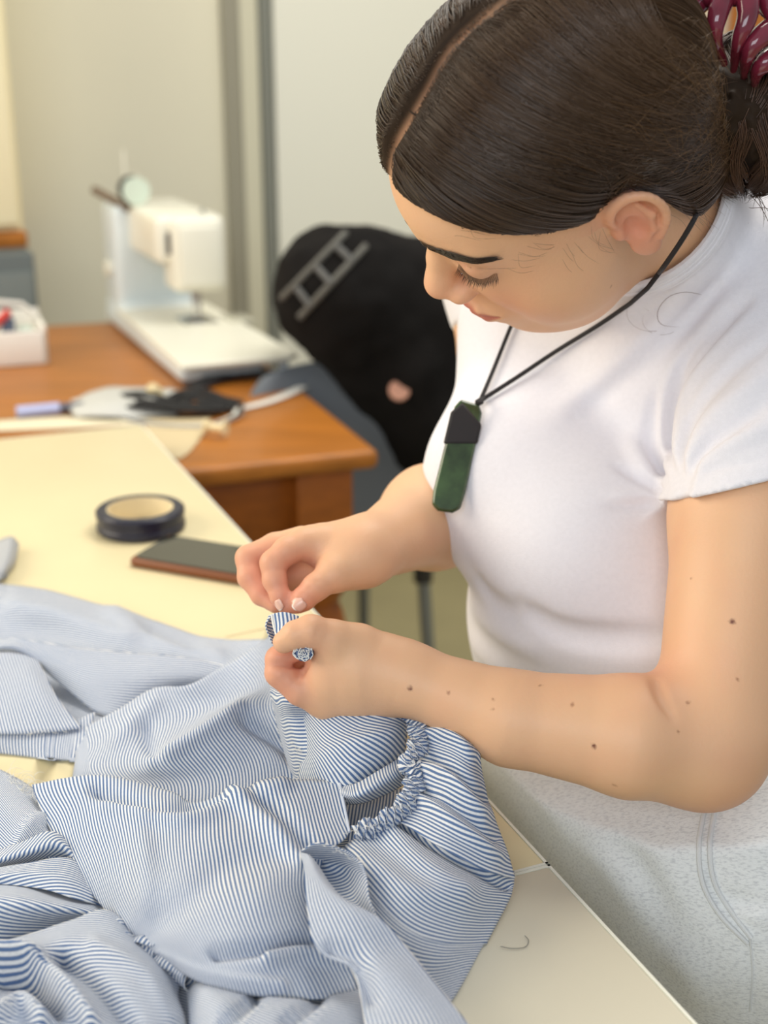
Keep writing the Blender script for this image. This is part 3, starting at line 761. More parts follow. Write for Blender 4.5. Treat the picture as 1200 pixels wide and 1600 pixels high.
# ---- eyebrows and lashes
def skin_at(q, off=.03):
    q = np.atleast_2d(np.asarray(q, float)).copy()
    for _ in range(5):
        d_ = face_sdf(q); G = hgrad(face_sdf, q); q = q-((d_-off)/np.maximum((G*G).sum(1), .3))[:, None]*G
    return q
def skin_y(x, z, off=.03):
    x = np.asarray(x, float); y = np.full(len(x), 12.5)
    for _ in range(60): y = y-np.clip(face_sdf(np.stack([x, y, z], 1))-off, -.3, .4)*.8
    return np.stack([x, y, z], 1)
for sgn in (-1, 1):
    n = 620; t = rng.random(n); n_ = 0; bx = .7+t*4.5; bz = 2.95+.85*np.sin(np.clip(t/.7, 0, 1)*math.pi/2)-1.1*np.clip(t-.7, 0, 1)+.25+(rng.random(n)-.5)*(1.7*(1-t*.72)); by = 10.1-2.2*t
    p0 = skin_y(sgn*bx, bz, .04); p1 = skin_y(p0[:, 0]+sgn*(.40+.2*t), p0[:, 2]+.26-.42*t, .12); pm = (p0+p1)/2
    pa = np.stack([p0, pm, p1], 1)
    o = ribbons('eyebrow', H2W(pa.reshape(-1, 3)).reshape(pa.shape), np.full(n, .00032), M_hair, cols=np.array(lin(44, 34, 28))*np.ones((n, 1))); o['kind'] = 'stuff'
    n = 60; t = np.linspace(0, 1, n); lx = 1.95+2.6*t; lz = np.interp(t, [0, .3, .7, 1], [1.4, 1.0, .95, 1.4]); ly = np.interp(t, [0, .3, .7, 1], [9.2, 9.2, 8.7, 7.8])
    p0 = skin_y(sgn*lx, lz, .0); dl = np.stack([sgn*(.15+.35*(t-.3)), .55-.25*t, -.55+0*t], 1)*(.8+.5*rng.random((n, 1))); pa = np.stack([p0, p0+dl*.55, p0+dl+np.array([0, .05, .12])], 1)
    o = ribbons('eyelashes', H2W(pa.reshape(-1, 3)).reshape(pa.shape), np.full(n, .00022), M_hair, cols=np.array(lin(40, 30, 26))*np.ones((n, 1))); o['kind'] = 'stuff'
    m = MB(); m.tube(H2W(skin_y(sgn*lx, lz, .0)[::6]), .00035, 6); m.build('eyelid_line', mat('lid_line_brown', lin(70, 50, 42), .6), person)  # dark brown line along the closed lid

# ---- claw clip in the bun
M_clip = mat('maroon_acetate', lin(132, 42, 62), .12, noise=.25, nscale=60, coat=.6)
M_clip.node_tree.nodes['Principled BSDF'].inputs['Transmission Weight'].default_value = .25
clip = thing('hair_clip', 'glossy maroon claw clip gripping the dark bun', 'hair clip', H2W(BUNH+np.array([0, -1, 3])))
HCL = P(1120, 25, .84)
for L_ in ([(1112, -14, .80), (1086, 14, .795), (1080, 52, .80), (1100, 92, .82)], [(1136, -16, .79), (1122, 22, .78), (1118, 60, .785), (1132, 100, .81)], [(1166, -16, .785), (1168, 24, .78), (1154, 64, .785), (1146, 110, .815)],
           [(1214, 40, .79), (1184, 62, .785), (1168, 88, .79), (1162, 122, .82)], [(1218, 84, .80), (1196, 98, .795), (1184, 112, .80), (1178, 134, .82)], [(1196, -10, .79), (1206, 20, .785), (1212, 44, .79)]):
    q_ = spl([P(*a_) for a_ in L_], 6); m = MB(); m.tube(q_, np.interp(np.linspace(0, 1, len(q_)), [0, .4, 1], [.0080, .0062, .0022]), 12); m.build('claw_tooth', M_clip, clip)
m = MB(); m.tube([P(1096, 0, .80), P(1110, -12, .79), P(1140, -18, .785), P(1185, -14, .79), P(1222, 30, .80)], [.006, .010, .011, .010, .006], 12); m.build('spine', M_clip, clip)
# ================================================================ the room
M_floor = mat('vinyl_floor', lin(158, 148, 108), .45, noise=.06, nscale=6)
M_wall = mat('cream_wall', lin(222, 217, 194), .8, noise=.02, nscale=3)
M_trimd = mat('grey_frame', lin(148, 144, 126), .5)
M_laminate = mat('cream_laminate', lin(228, 214, 172), .35, noise=.015, nscale=12, spec=.4)
M_lamedge = mat('white_edge', lin(236, 236, 222), .4)
M_steel = mat('grey_steel', lin(140, 144, 142), .35, metal=.6)
M_wood = mat('orange_pine', lin(166, 102, 36), .42, noise=.20, nscale=5, stretch=(1, 9, 9), coat=.08, spec=.35)
M_woodd = mat('orange_pine_dark', lin(160, 90, 28), .45, noise=.20, nscale=5, stretch=(1, 9, 9), coat=.08, spec=.35)
Z3 = np.array([0, 0, 1.])
KF = Q(222, 663); JN = Q(858, 1349); AD = nrm(KF-JN); AD[2] = 0; AD = nrm(AD); BD = np.array([AD[1], -AD[0], 0])
TA = np.array([BD, AD, Z3])
M_laminate2 = mat('cream_laminate_cool_lit', lin(224, 219, 198), .35, noise=.015, nscale=12, spec=.4)  # same laminate; the greyer light over the near table is put into its colour
def table_white(name, label, c0, length, width=.76, ML=None):
    """c0: near right corner of the top"""
    t = thing(name, label, 'table', (c0[0], c0[1], 0), 'white work tables')
    cen = c0-BD*width/2+AD*length/2
    m = MB(); m.box(cen-Z3*.0125, (width-.004, length-.004, .025), TA, bevel=.002); m.build('tabletop', ML or M_laminate, t)
    m = MB(); m.box(cen-Z3*.0125+BD*(width/2-.001), (.002, length, .0245), TA); m.box(cen-Z3*.0125+AD*(length/2-.001), (width, .002, .0245), TA); m.box(cen-Z3*.0125-AD*(length/2-.001), (width, .002, .0245), TA); m.build('edge_band', M_lamedge, t)
    m = MB()
    for s in (-1, 1):
        m.box(cen-Z3*.045+BD*s*(width/2-.06), (.03, length-.12, .035), TA); m.box(cen-Z3*.045+AD*s*(length/2-.06), (width-.12, .03, .035), TA)
    m.build('frame', M_steel, t)
    for s in (-1, 1):
        for u in (-1, 1):
            b = cen+BD*s*(width/2-.06)+AD*u*(length/2-.06); m = MB(); m.box((b[0], b[1], .43), (.035, .035, .86), TA, bevel=.004); m.build('leg', M_steel, t)
    return t
LEN = np.linalg.norm(KF-JN)
table_white('work_table', 'cream topped table further off, carrying the tape roll and phone', JN+AD*.0005, LEN)
table_white('work_table', 'cream topped table at the bottom right, against the sweatpants', JN-AD*(1.3003), 1.3, ML=M_laminate2)
# ---- wooden table
ZW = .86
WC = Q(593, 703, 0, ZW); W2 = Q(478, 612, 0, ZW); AW = nrm((W2-WC)*np.array([1, 1, 0])); BW = np.array([AW[1], -AW[0], 0]); WA = np.array([BW, AW, Z3])
wt = thing('wooden_table', 'orange varnished pine table with turned legs beneath the sewing machine', 'table', (WC[0], WC[1], 0))
WL, WD = 1.45, 1.15
cw = WC-BW*WL/2+AW*WD/2
m = MB(); m.box(cw-Z3*.015, (WL, WD, .030), WA, bevel=.011, seg=4); m.build('tabletop', M_wood, wt)
for nm_, c_, sz in [('apron', cw-Z3*.095-AW*(WD/2-.075), (WL-.2, .022, .13)), ('apron', cw-Z3*.095+AW*(WD/2-.075), (WL-.2, .022, .13)), ('apron', cw-Z3*.095-BW*(WL/2-.075), (.022, WD-.2, .13)), ('apron', cw-Z3*.095+BW*(WL/2-.075), (.022, WD-.2, .13))]:
    m = MB(); m.box(c_, sz, WA, bevel=.003); m.build(nm_, M_woodd, wt)
for s in (-1, 1):
    for u in (-1, 1):
        b = cw+BW*s*(WL/2-.075)+AW*u*(WD/2-.075); m = MB(); m.box((b[0], b[1], ZW-.030-.10), (.088, .088, .20), WA, bevel=.004)
        m.lathe((b[0], b[1], 0), [(.022, 0), (.030, .02), (.034, .08), (.026, .12), (.038, .2), (.042, .38), (.034, .46), (.024, .50), (.040, .525), (.044, .55), (.038, .58), (.030, .60), (.042, .62), (.042, .635)], n=20); m.build('leg', M_woodd, wt)
# drawer in the front apron
dw = MB(); dw.box(cw-Z3*.095-AW*(WD/2-.060)+BW*.20, (.42, .012, .095), WA, bevel=.003); d_ = dw.build('drawer', M_wood, wt)
k_ = MB(); k_.lathe(cw-Z3*.095-AW*(WD/2-.053)+BW*.20, [(.006, 0), (.006, .012), (.014, .02), (.012, .028), (.004, .031)], np.array([BW, Z3, -AW]), 16); k_.build('knob', M_woodd, d_)
# ---- floor and walls
WDIST = 3.30; w0 = np.array([(100-600)/FPX*WDIST, WDIST, 0]); WN = -AD
wb = np.array([BD, AD, Z3])
m = MB(); m.box((0.3, 2.0, -.02), (7, 8, .04)); struct(m.build('floor', M_floor, smooth=False))
wall_c = w0+BD*1.0+AD*.06
m = MB(); m.box(wall_c+Z3*1.4, (5.6, .10, 2.8), wb); struct(m.build('wall_back', M_wall, smooth=False))
def wallpt(px, py):
    r = CF+(px-600)/FPX*CR+(800-py)/FPX*CU; t = ((w0+AD*.01-C0)@AD)/(r@AD); return C0+r*t
def wall_s(px, py=300): return (wallpt(px, py)-w0)@BD
M_base = mat('skirting', lin(92, 98, 92), .6)
m = MB(); m.box(wall_c-AD*.058+Z3*.05, (5.6, .016, .10), wb, bevel=.003); struct(m.build('baseboard_back', M_base, smooth=False))
for i, (x0, x1, mm, dp) in enumerate([(354, 379, M_trimd, .02), (410, 428, mat('dark_frame', lin(122, 124, 114), .5), .02), (380, 408, mat('pale_frame', lin(204, 200, 176), .6), .016)]):
    a, b = wall_s(x0), wall_s(x1); m = MB(); m.box(w0+BD*(a+b)/2+AD*(.01-dp/2)+Z3*1.35, (b-a, dp, 2.5), wb, bevel=.003); struct(m.build('trim_%d' % (i+1), mm, smooth=False))
# pale door leaf to the right of the frame
a, b = wall_s(431), wall_s(900); m = MB(); m.box(w0+BD*(a+b)/2+AD*.004+Z3*1.2, (b-a, .02, 2.3), wb, bevel=.004); dr = struct(m.build('door_1', mat('pale_door', lin(226, 225, 210), .6), smooth=False))
m = MB(); m.box(w0+BD*(b-.09)-AD*.03+Z3*1.02, (.12, .02, .02), wb, bevel=.006); m.lathe(w0+BD*(b-.04)-AD*.006+Z3*1.02, [(.025, 0), (.025, .012), (.01, .016), (.01, .03)], np.array([BD, Z3, -AD]), 16); m.build('door_handle', M_steel, dr)
# cupboard with a wooden bottom rail, upper left
cp = Q(44, 388, 0, 1.255)
cp = wallpt(44, 380)
cub = thing('wall_cupboard', 'cream wall cupboard with orange wooden bottom rail at the upper left edge', 'cupboard', cp)
def planept(px, py, off):
    r = CF+(px-600)/FPX*CR+(800-py)/FPX*CU; t = ((w0-AD*off-C0)@AD)/(r@AD); return C0+r*t
r_ = planept(42, 387, .30)+AD*.30+Z3*.0175
m = MB(); m.box(r_-BD*.35+Z3*.42-AD*.14, (.70, .28, .80), wb, bevel=.004); m.build('carcass', mat('cream_cupboard', lin(240, 228, 186), .5), cub)
m = MB(); m.box(r_-BD*.35+Z3*.0-AD*.145, (.71, .30, .035), wb, bevel=.006); m.build('bottom_rail', M_wood, cub)
for s in (0, 1):
    m = MB(); m.box(r_-BD*(.178+.345*s)+Z3*.42-AD*.288, (.335, .016, .77), wb, bevel=.003); dd = m.build('door', mat('cream_door', lin(242, 232, 194), .5), cub)
    m = MB(); m.box(r_-BD*(.31+.08*s)+Z3*.12-AD*.306, (.012, .02, .10), wb, bevel=.004); m.build('handle', M_steel, dd)
# grey cabinet below it
gp = wallpt(50, 480); gc = thing('metal_cabinet', 'dark grey metal cabinet below the cream wall cupboard', 'cabinet', (gp[0], gp[1], 0))
gq = planept(54, 396, .40); zt = gq[2]
m = MB(); g0 = np.array([gq[0], gq[1], 0])+AD*.40+BD*.02; m.box(g0-BD*.36-AD*.20+Z3*zt/2, (.68, .38, zt), wb, bevel=.006); m.build('carcass', mat('slate_cabinet', lin(96, 104, 104), .5), gc)
for s in (0, 1):
    m = MB(); m.box(g0-BD*(.19+.34*s)-AD*.396+Z3*(zt/2+.02), (.325, .014, zt-.12), wb, bevel=.003); dd = m.build('door', mat('slate_door', lin(112, 120, 118), .5), gc)
    m = MB(); m.box(g0-BD*(.32+.08*s)-AD*.412+Z3*.9, (.012, .02, .11), wb, bevel=.004); m.build('handle', M_steel, dd)
# wooden wardrobe behind the head, upper right
wp = wallpt(1128, 100); wd = thing('wardrobe', 'orange wooden wardrobe behind the hair clip in the upper right corner', 'wardrobe', (wp[0], wp[1], 0))
g1 = np.array([wp[0], wp[1], 0])
m = MB(); m.box(g1+BD*.45-AD*.22+Z3*1.0, (.90, .42, 2.0), wb, bevel=.006); m.build('carcass', M_wood, wd)
for s in (0, 1):
    m = MB(); m.box(g1+BD*(.23+.44*s)-AD*.44+Z3*1.02, (.425, .02, 1.9), wb, bevel=.004); dd = m.build('door', M_wood, wd)
    m = MB(); m.lathe(g1+BD*(.42+.06*s)-AD*.45+Z3*1.0, [(.006, 0), (.006, .015), (.015, .022), (.012, .032), (.003, .035)], np.array([BD, Z3, -AD]), 16); m.build('knob', M_woodd, dd)
# ================================================================ things on the tables
def zpt(px, py, z): return Q(px, py, 0, z)
# ---- sewing machine
M_sm = mat('ivory_plastic', lin(232, 230, 214), .35, coat=.2); M_smb = mat('cool_white_plastic', lin(214, 224, 226), .35, coat=.2)
M_dark = mat('dark_plastic', lin(52, 50, 48), .45); M_chrome = mat('chrome', lin(190, 190, 188), .2, metal=1.0)
ZB = .905; KS = 1.10
O_ = zpt(304, 500, ZB); c1 = zpt(270, 572, ZB); c2 = zpt(473, 550, ZB)
MA = np.array([BD, AD, Z3])
L = lambda p: ((p-O_)@BD, (p-O_)@AD)
l1, l2 = L(c1), L(c2); bx0, bx1, by0 = l1[0]/1.12, l2[0]/1.12, min(l1[1], l2[1])
print('bed', l1, l2)
by1 = L(zpt(182, 482, ZB))[1]
sw = thing('sewing_machine', 'ivory sewing machine with extension table on the pine table', 'sewing machine', (O_[0], O_[1], ZW))
def S(x, y, z): return np.array([O_[0], O_[1], 0])+BD*x*1.12+AD*y+Z3*(ZB+(z-ZB)*1.0 if z < 1.0 else ZB+.006+(z-.955)*1.06)
def sbox(m, x0, x1, y0, y1, z0, z1, bv=.01, seg=3, taper=None): a_, b_ = S(x0, y0, z0), S(x1, y1, z1); m.box((a_+b_)/2, ((x1-x0)*1.12, y1-y0, b_[2]-a_[2]), MA, bevel=bv, seg=seg, taper=taper)
m = MB(); m.prism([(bx0, by0), (bx1-.02, by0+.0), (bx1, by0+.02), (bx1-.01, by1), (bx0+.01, by1)], S(0, 0, ZB-.010), MA, .010); m.build('extension_table', M_sm, sw, bevel=.003)
for x, y in [(bx1-.03, by0+.03), (bx1-.03, by1-.04)]:
    m = MB(); m.lathe(S(x, y, ZW), [(.009, 0), (.009, .030), (.013, .034)], n=12); m.build('table_foot', M_smb, sw)
pilx0, pilx1, pily0, pily1 = -.075, .055, .20, .33
m = MB(); sbox(m, bx0+.02, .030, by0+.045, .30, ZW+.002, ZB-.010, .010); sbox(m, -.104, .055, .17, .33, ZW+.002, ZB+.01, .014); m.build('base', M_smb, sw)
m = MB(); sbox(m, -.100, .050, .205, .335, ZB-.01, 1.150, .018, 4); m.build('pillar', M_smb, sw)
m = MB(); sbox(m, -.070, .052, -.035, .33, 1.062, 1.152, .016, 4); m.build('arm', M_sm, sw)
m = MB(); sbox(m, -.046, .050, -.062, .03, 1.012, 1.150, .014, 4); hd = m.build('head', M_sm, sw)
m = MB(); sbox(m, -.036, .040, -.068, -.058, 1.022, 1.135, .006); m.build('face_plate', M_sm, hd)
m = MB(); sbox(m, -.052, -.044, -.045, -.020, 1.082, 1.122, .002); m.build('thread_slot', M_dark, hd)
m = MB(); m.tube([S(0, 0, 1.02), S(0, 0, ZB+.034)], .0045, 10); m.tube([S(0, 0, ZB+.034), S(0, 0, ZB+.004)], .0012, 8); m.build('needle_bar', M_chrome, sw)
m = MB(); m.tube([S(.012, .012, 1.02), S(.012, .012, ZB+.012)], .0042, 10); sbox(m, -.012, .020, -.014, .022, ZB+.0035, ZB+.009, .002); m.build('presser_foot', M_chrome, sw)
m = MB(); sbox(m, -.028, .034, -.045, .045, ZB-.001, ZB+.0015, .0008); m.build('needle_plate', M_chrome, sw)
m = MB(); sbox(m, .055, .10, -.06, .03, ZB-.001, ZB+.001, .0005); m.build('bobbin_cover', mat('clear_grey', lin(190, 188, 170), .2), sw)
m = MB(); m.lathe(S(-.01, .335, 1.095), [(.012, 0), (.030, .002), (.034, .012), (.034, .026), (.026, .032), (.006, .033)], np.array([BD, Z3, AD]), 28); m.build('handwheel', M_smb, sw)
m = MB(); m.lathe(S(-.100, .27, 1.02), [(.018, 0), (.018, .008), (.013, .011)], np.array([AD, Z3, -BD]), 24); m.build('stitch_dial', M_sm, sw)
m = MB(); m.tube([S(-.035, .29, 1.15), S(-.035, .29, 1.205)], .003, 8); m.tube([S(-.05, .32, 1.15), S(-.05, .32, 1.25)], .0025, 8); m.build('spool_pin', M_sm, sw)
m = MB(); m.tube([S(-.115, .30, 1.175), S(-.07, .20, 1.145)], .009, 12); m.build('bobbin_winder', mat('brown_pin', lin(110, 92, 74), .5), sw)
m = MB(); m.tube([S(.02, .0, 1.153), S(.02, -.02, 1.16), S(.02, -.03, 1.153)], .002, 8); m.build('thread_guide', M_steel, sw)
# spool on its pin
sp = thing('thread_spool', 'dark thread spool with mint green end disc on top of the sewing machine', 'thread spool', S(-.045, .20, 1.155))
sa = np.array([BD, Z3, AD]); m = MB(); m.lathe(S(-.058, .20, 1.180), [(.024, -.022), (.024, .022)], sa, 24); m.build('thread', mat('dark_thread', lin(60, 58, 54), .7), sp)
for q_ in (-.026, .022):
    m = MB(); m.lathe(S(-.058, .20, 1.180), [(.029, q_), (.029, q_+.005)], sa, 24); m.build('flange', mat('mint_disc', lin(206, 220, 204), .5) if q_ < 0 else M_dark, sp)

# ---- white storage box at the left with things in it
bx = zpt(38, 570, ZW)
wbx = thing('storage_box', 'white plastic storage box at the left edge of the pine table', 'box', bx)
m = MB(); X = lambda a, b, z=0: bx+BW*a+AW*b+Z3*z
M_wp = mat('white_plastic', lin(236, 232, 222), .4)
for (a0, a1, b0, b1, z0, z1) in [(-.16, .045, -.01, 0, 0, .065), (-.16, .045, .12, .13, 0, .085), (.035, .045, -.01, .13, 0, .075), (-.16, -.15, -.01, .13, 0, .075), (-.16, .045, -.01, .13, 0, .006), (-.062, -.055, 0, .12, 0, .06)]:
    m.box(X((a0+a1)/2, (b0+b1)/2, (z0+z1)/2), (a1-a0, b1-b0, z1-z0), WA, bevel=.003)
m.build('box_body', M_wp, wbx)
m = MB(); m.tube([X(-.155, .06, .075), X(-.13, .06, .105), X(-.06, .06, .115), X(.01, .06, .105), X(.04, .06, .075)], .005, 10); m.build('handle', M_wp, wbx)
pc = X(-.03, .04, .0); o = MB().tube([X(-.115, .03, .012), X(-.015, .035, .098)], [.008, .008], 12).build('marker_pen', mat('red_plastic', lin(206, 62, 52), .4)); tag(o, 'red marker pen sticking out of the white storage box', 'pen')
o = MB().box(X(-.02, .05, .045), (.025, .03, .075), WA, bevel=.004).build('eraser_block', mat('slate_plastic', lin(86, 96, 116), .5)); tag(o, 'slate blue block standing in the white storage box', 'block')
o = MB().box(X(.012, .06, .035), (.028, .035, .055), WA, bevel=.004).build('thread_box', mat('pale_green', lin(206, 220, 206), .5)); tag(o, 'pale green small box inside the white storage box', 'box')

# ---- clutter in front of the machine
def flat(name, pts, w, z0, m_, th=.0008, up=0.0, ticks=None, parent=None):
    """a band lying on a surface along pixel points (px,py[,height mm])"""
    p = [Q(a[0], a[1], (a[2]*MM if len(a) > 2 else .001), z0) for a in pts]; p = spl(p, 8); T = np.gradient(p, axis=0); T /= ln(T)[:, None]
    s = np.cross(T, Z3); s /= ln(s)[:, None]; V = []; F = []
    for i in range(len(p)):
        V += [p[i]-s[i]*w/2, p[i]+s[i]*w/2]
    for i in range(len(p)-1): F.append((2*i, 2*i+1, 2*i+3, 2*i+2))
    o = mesh_np(name, V, F, m_, parent); so = o.modifiers.new('t', 'SOLIDIFY'); so.thickness = th; so.offset = 1
    return o, p, s
M_white = mat('white_tape', lin(232, 230, 222), .6); M_blk = mat('black_elastic', lin(28, 27, 27), .8)
mt = thing('measuring_tape', 'white measuring tape with black marks looped before the sewing machine', 'tape measure', Q(270, 655, 0, ZW))
o, p, s = flat('ribbon', [(165, 634, 2), (200, 655, 3), (260, 664, 3), (325, 664, 4), (368, 650, 6), (374, 636, 8)], .016, ZW, M_white, parent=mt)
m = MB()
for i in range(2, len(p)-1, 1):
    for f_ in (0, .5):
        c = p[i]*(1-f_)+p[i+1]*f_ if i+1 < len(p) else p[i]; m.box(c+Z3*.0014+s[i]*.003, (.0016, .009, .0006), np.array([nrm(p[min(i+1, len(p)-1)]-p[i-1]), s[i], Z3]))
m.build('markings', M_blk, mt)['kind'] = 'stuff'
def lace(name, pts, w, lab, cat, m_, n=46, seed=1):
    t = thing(name, lab, cat, Q(pts[0][0], pts[0][1], 0, ZW)); r = np.random.default_rng(seed)
    o, p, s = flat('band', pts, w*.3, ZW, m_, parent=t); m = MB(); pp = spl(p, 3)
    for i in range(0, len(pp)-1, 1):
        T_ = nrm(pp[i+1]-pp[i]); sd = nrm(np.cross(T_, Z3)); c = pp[i]
        for q_ in (-1, 1):
            a = np.linspace(0, 2*math.pi, 9)[:-1]; m.tube([c+sd*q_*w*.32+T_*w*.16*math.cos(x)+sd*w*.2*math.sin(x)+Z3*(.003+.002*r.random()) for x in a], .0024, 5, closed=True)
    m.build('lace_loops', m_, t)['kind'] = 'stuff'
    return t
lace('lace_trim', [(172, 628, 6), (215, 622, 14), (262, 634, 8), (300, 618, 18), (335, 628, 12), (368, 636, 6)], .050, 'upper black lace trim heaped between the measuring tape and sewing machine', 'lace', M_blk)
lace('ladder_trim', [(300, 607, 4), (345, 592, 6), (395, 586, 6), (462, 592, 4)], .034, 'black ladder trim lying under the edge of the extension table', 'trim', mat('black_trim', lin(36, 36, 38), .7), seed=3)
lace('lace_trim', [(180, 640, 8), (225, 634, 16), (285, 640, 12), (345, 640, 8)], .040, 'second black lace trim nearest the measuring tape', 'lace', M_blk, seed=7)
o, _, _ = flat('white_ribbon', [(366, 640, 2), (410, 630, 3), (445, 618, 3), (476, 603, 3)], .020, ZW, M_white); tag(o, 'white ribbon lying along the right side of the pine table', 'ribbon')
pn = thing('lilac_pen', 'pale lilac pen with dark grip near the left of the pine table', 'pen', Q(70, 645, .01, ZW))
a, b = Q(26, 644, .010, ZW), Q(136, 634, .010, ZW); D_ = nrm(b-a); LN = np.linalg.norm(b-a)
m = MB(); m.tube([a, a+D_*LN*.6], .0100, 12); m.build('barrel', mat('lilac_plastic', lin(178, 184, 222), .4), pn)
m = MB(); m.tube([a+D_*LN*.6, a+D_*LN*.92, b], [.0085, .0080, .003], 12); m.build('grip', mat('dark_grip', lin(92, 92, 104), .5), pn)
def patch(name, rows, m_, z0, sub=6, th=.0008, parent=None, noise=0, seed=0):
    V, F, _, _ = grid(rows, sub, z0); V = V+Z3*(noise*vnoise(V, 40, seed))[:, None] if noise else V
    o = mesh_np(name, V, F, m_, parent); so = o.modifiers.new('t', 'SOLIDIFY'); so.thickness = th; so.offset = 1; return o
def cr1(A, n):
    """Catmull-Rom along axis 0"""
    return np.stack([spl(A[:, j], n) for j in range(A.shape[1])], 1)
def grid(rows, sub=6, z0=None):
    A = np.array([[(p[0], p[1], p[2]) for p in r] for r in rows], float)
    A = cr1(A, sub); A = np.swapaxes(cr1(np.swapaxes(A, 0, 1), sub), 0, 1); nr, nc = A.shape[:2]; X_ = A.reshape(-1, 3)
    V = np.array([P(x, y, h) if h < 1.5 and h > .5 else Q(x, y, h*MM, z0) for x, y, h in X_])
    F = np.array([(i*nc+j, i*nc+j+1, (i+1)*nc+j+1, (i+1)*nc+j) for i in range(nr-1) for j in range(nc-1)])
    return V, F, X_, (nr, nc)
o = patch('grey_pouch', [[(112, 625, 3), (160, 606, 6), (220, 604, 6), (285, 610, 3)], [(110, 640, 12), (170, 628, 22), (230, 626, 18), (280, 632, 8)], [(118, 652, 4), (175, 652, 8), (235, 650, 6), (275, 650, 3)]], mat('grey_pouch', lin(196, 196, 190), .6), ZW, noise=.003)
tag(o, 'pale grey crumpled pouch beside the lilac pen', 'pouch')
o = patch('card_piece', [[(225, 652, 1.6), (265, 650, 1.6), (330, 652, 1.6)], [(232, 678, 1.6), (270, 680, 1.6), (318, 678, 1.6)], [(262, 712, 1.6), (280, 716, 1.6), (296, 706, 1.6)]], mat('kraft_card', lin(206, 188, 150), .8), ZW)
tag(o, 'beige card pattern piece poking out beside the corner of the cream table', 'card')
for i, (x, y, rz, lab) in enumerate([(242, 612, .4, 'cream wooden bobbin on the lace next to the sewing machine'), (337, 668, 1.2, 'cream wooden bobbin below the measuring tape')]):
    c = Q(x, y, .016, ZW); ax_ = np.array([[math.cos(rz), math.sin(rz), 0], Z3, [math.sin(rz), -math.cos(rz), 0]]); m = MB()
    m.lathe(c, [(.011, -.018), (.012, -.014), (.006, -.010), (.006, .010), (.012, .014), (.011, .018)], ax_, 18); o = m.build('bobbin', mat('cream_wood', lin(226, 208, 164), .6)); tag(o, lab, 'bobbin')
o = patch('paper_sheet', [[(-60, 662, 2), (20, 655, 2), (120, 650, 2), (232, 655, 2)], [(-60, 675, 2), (20, 672, 2), (120, 668, 2), (226, 662, 2)]], mat('tissue_paper', lin(226, 216, 186), .8), ZW)
tag(o, 'thin cream paper strip along the far edge of the cream table', 'paper')

# ---- roll of tape
rc = Q(221, 826, 0); rl = thing('tape_roll', 'navy roll of adhesive tape standing flat beyond the phone', 'tape roll', rc)
m = MB(); prof = [(.0375, 0), (.0480, .0), (.0500, .002), (.0500, .0075), (.0488, .009), (.0488, .0155), (.0500, .017), (.0500, .0225), (.0480, .0245), (.0375, .0245)]
m.lathe(rc+Z3*.001, prof, n=56, cap=False); m.build('tape', mat('navy_tape', lin(20, 24, 48), .35, coat=.1), rl)
m = MB(); m.lathe(rc+Z3*.001, [(.0362, 0), (.0377, 0), (.0377, .0243), (.0362, .0243), (.0362, 0)], n=56, cap=False); m.build('cardboard_core', mat('cardboard', lin(222, 206, 170), .8), rl)
# ---- phone in its case
pa, pb, pd = Q(203, 886, .0), Q(380, 924, .0), Q(250, 847, .0)
D1 = np.array([math.cos(math.radians(-23)), math.sin(math.radians(-23)), 0]); D2 = np.array([-D1[1], D1[0], 0]); PAx = np.array([D1, D2, Z3]); PC = pa+D1*.076+D2*.0385
ph = thing('phone', 'dark phone in brown case lying on the cream table', 'phone', PC)
m = MB(); m.box(PC+Z3*.0055, (.154, .078, .011), PAx, bevel=.0050, seg=4); m.build('case', mat('brown_case', lin(120, 68, 34), .45), ph)
m = MB()
def rrect(a, b, r, n=6): return [(sx*(a-r)+r*math.cos(t_), sy*(b-r)+r*math.sin(t_)) for sx, sy, t0 in ((1, 1, 0), (-1, 1, math.pi/2), (-1, -1, math.pi), (1, -1, 1.5*math.pi)) for t_ in np.linspace(t0, t0+math.pi/2, n)]
m.prism(rrect(.0725, .0350, .008), PC+Z3*.0105, PAx, .0010); m.build('screen', mat('phone_glass', lin(34, 36, 26), .08, coat=.6), ph)
m = MB(); m.prism([(p[0]*1, p[1]) for p in rrect(.0735, .0360, .009)], PC+Z3*.0100, PAx, .0011); m.build('bezel', M_dark, ph)
m = MB(); m.box(PC+D1*-.030+D2*.0395+Z3*.006, (.010, .003, .005), PAx, bevel=.001); m.build('side_button', M_dark, ph)
# ---- grey cloth scrap at the left edge
o = patch('felt_scrap', [[(-70, 868, 4), (-10, 846, 10), (18, 838, 16), (30, 850, 8)], [(-60, 890, 6), (-10, 880, 14), (12, 878, 16), (24, 880, 5)], [(-60, 915, 2), (-20, 912, 4), (0, 908, 4), (10, 902, 1)]], mat('grey_felt', lin(172, 174, 176), .95, bump=.3, bscale=500), TZ)
tag(o, 'grey felt scrap at the left edge of the cream table', 'fabric scrap')
# ---- loose threads on the near table
def thread(name, pts, r, m_, lab, z=TZ):
    p = spl([Q(a, b, .0008+r, z) for a, b in pts], 6); o = MB().tube(p, r, 6).build(name, m_); return tag(o, lab, 'thread')
thread('loose_thread', [(782, 1479), (800, 1482), (820, 1480), (826, 1470), (820, 1462)], .00025, mat('grey_thread', lin(120, 118, 112), .7), 'grey curled thread on the table beside the striped garment')
thread('fine_thread', [(352, 995), (400, 985), (450, 975), (490, 972)], .0002, mat('brown_thread', lin(150, 130, 90), .7), 'fine brown thread on the table left of the raised hands')

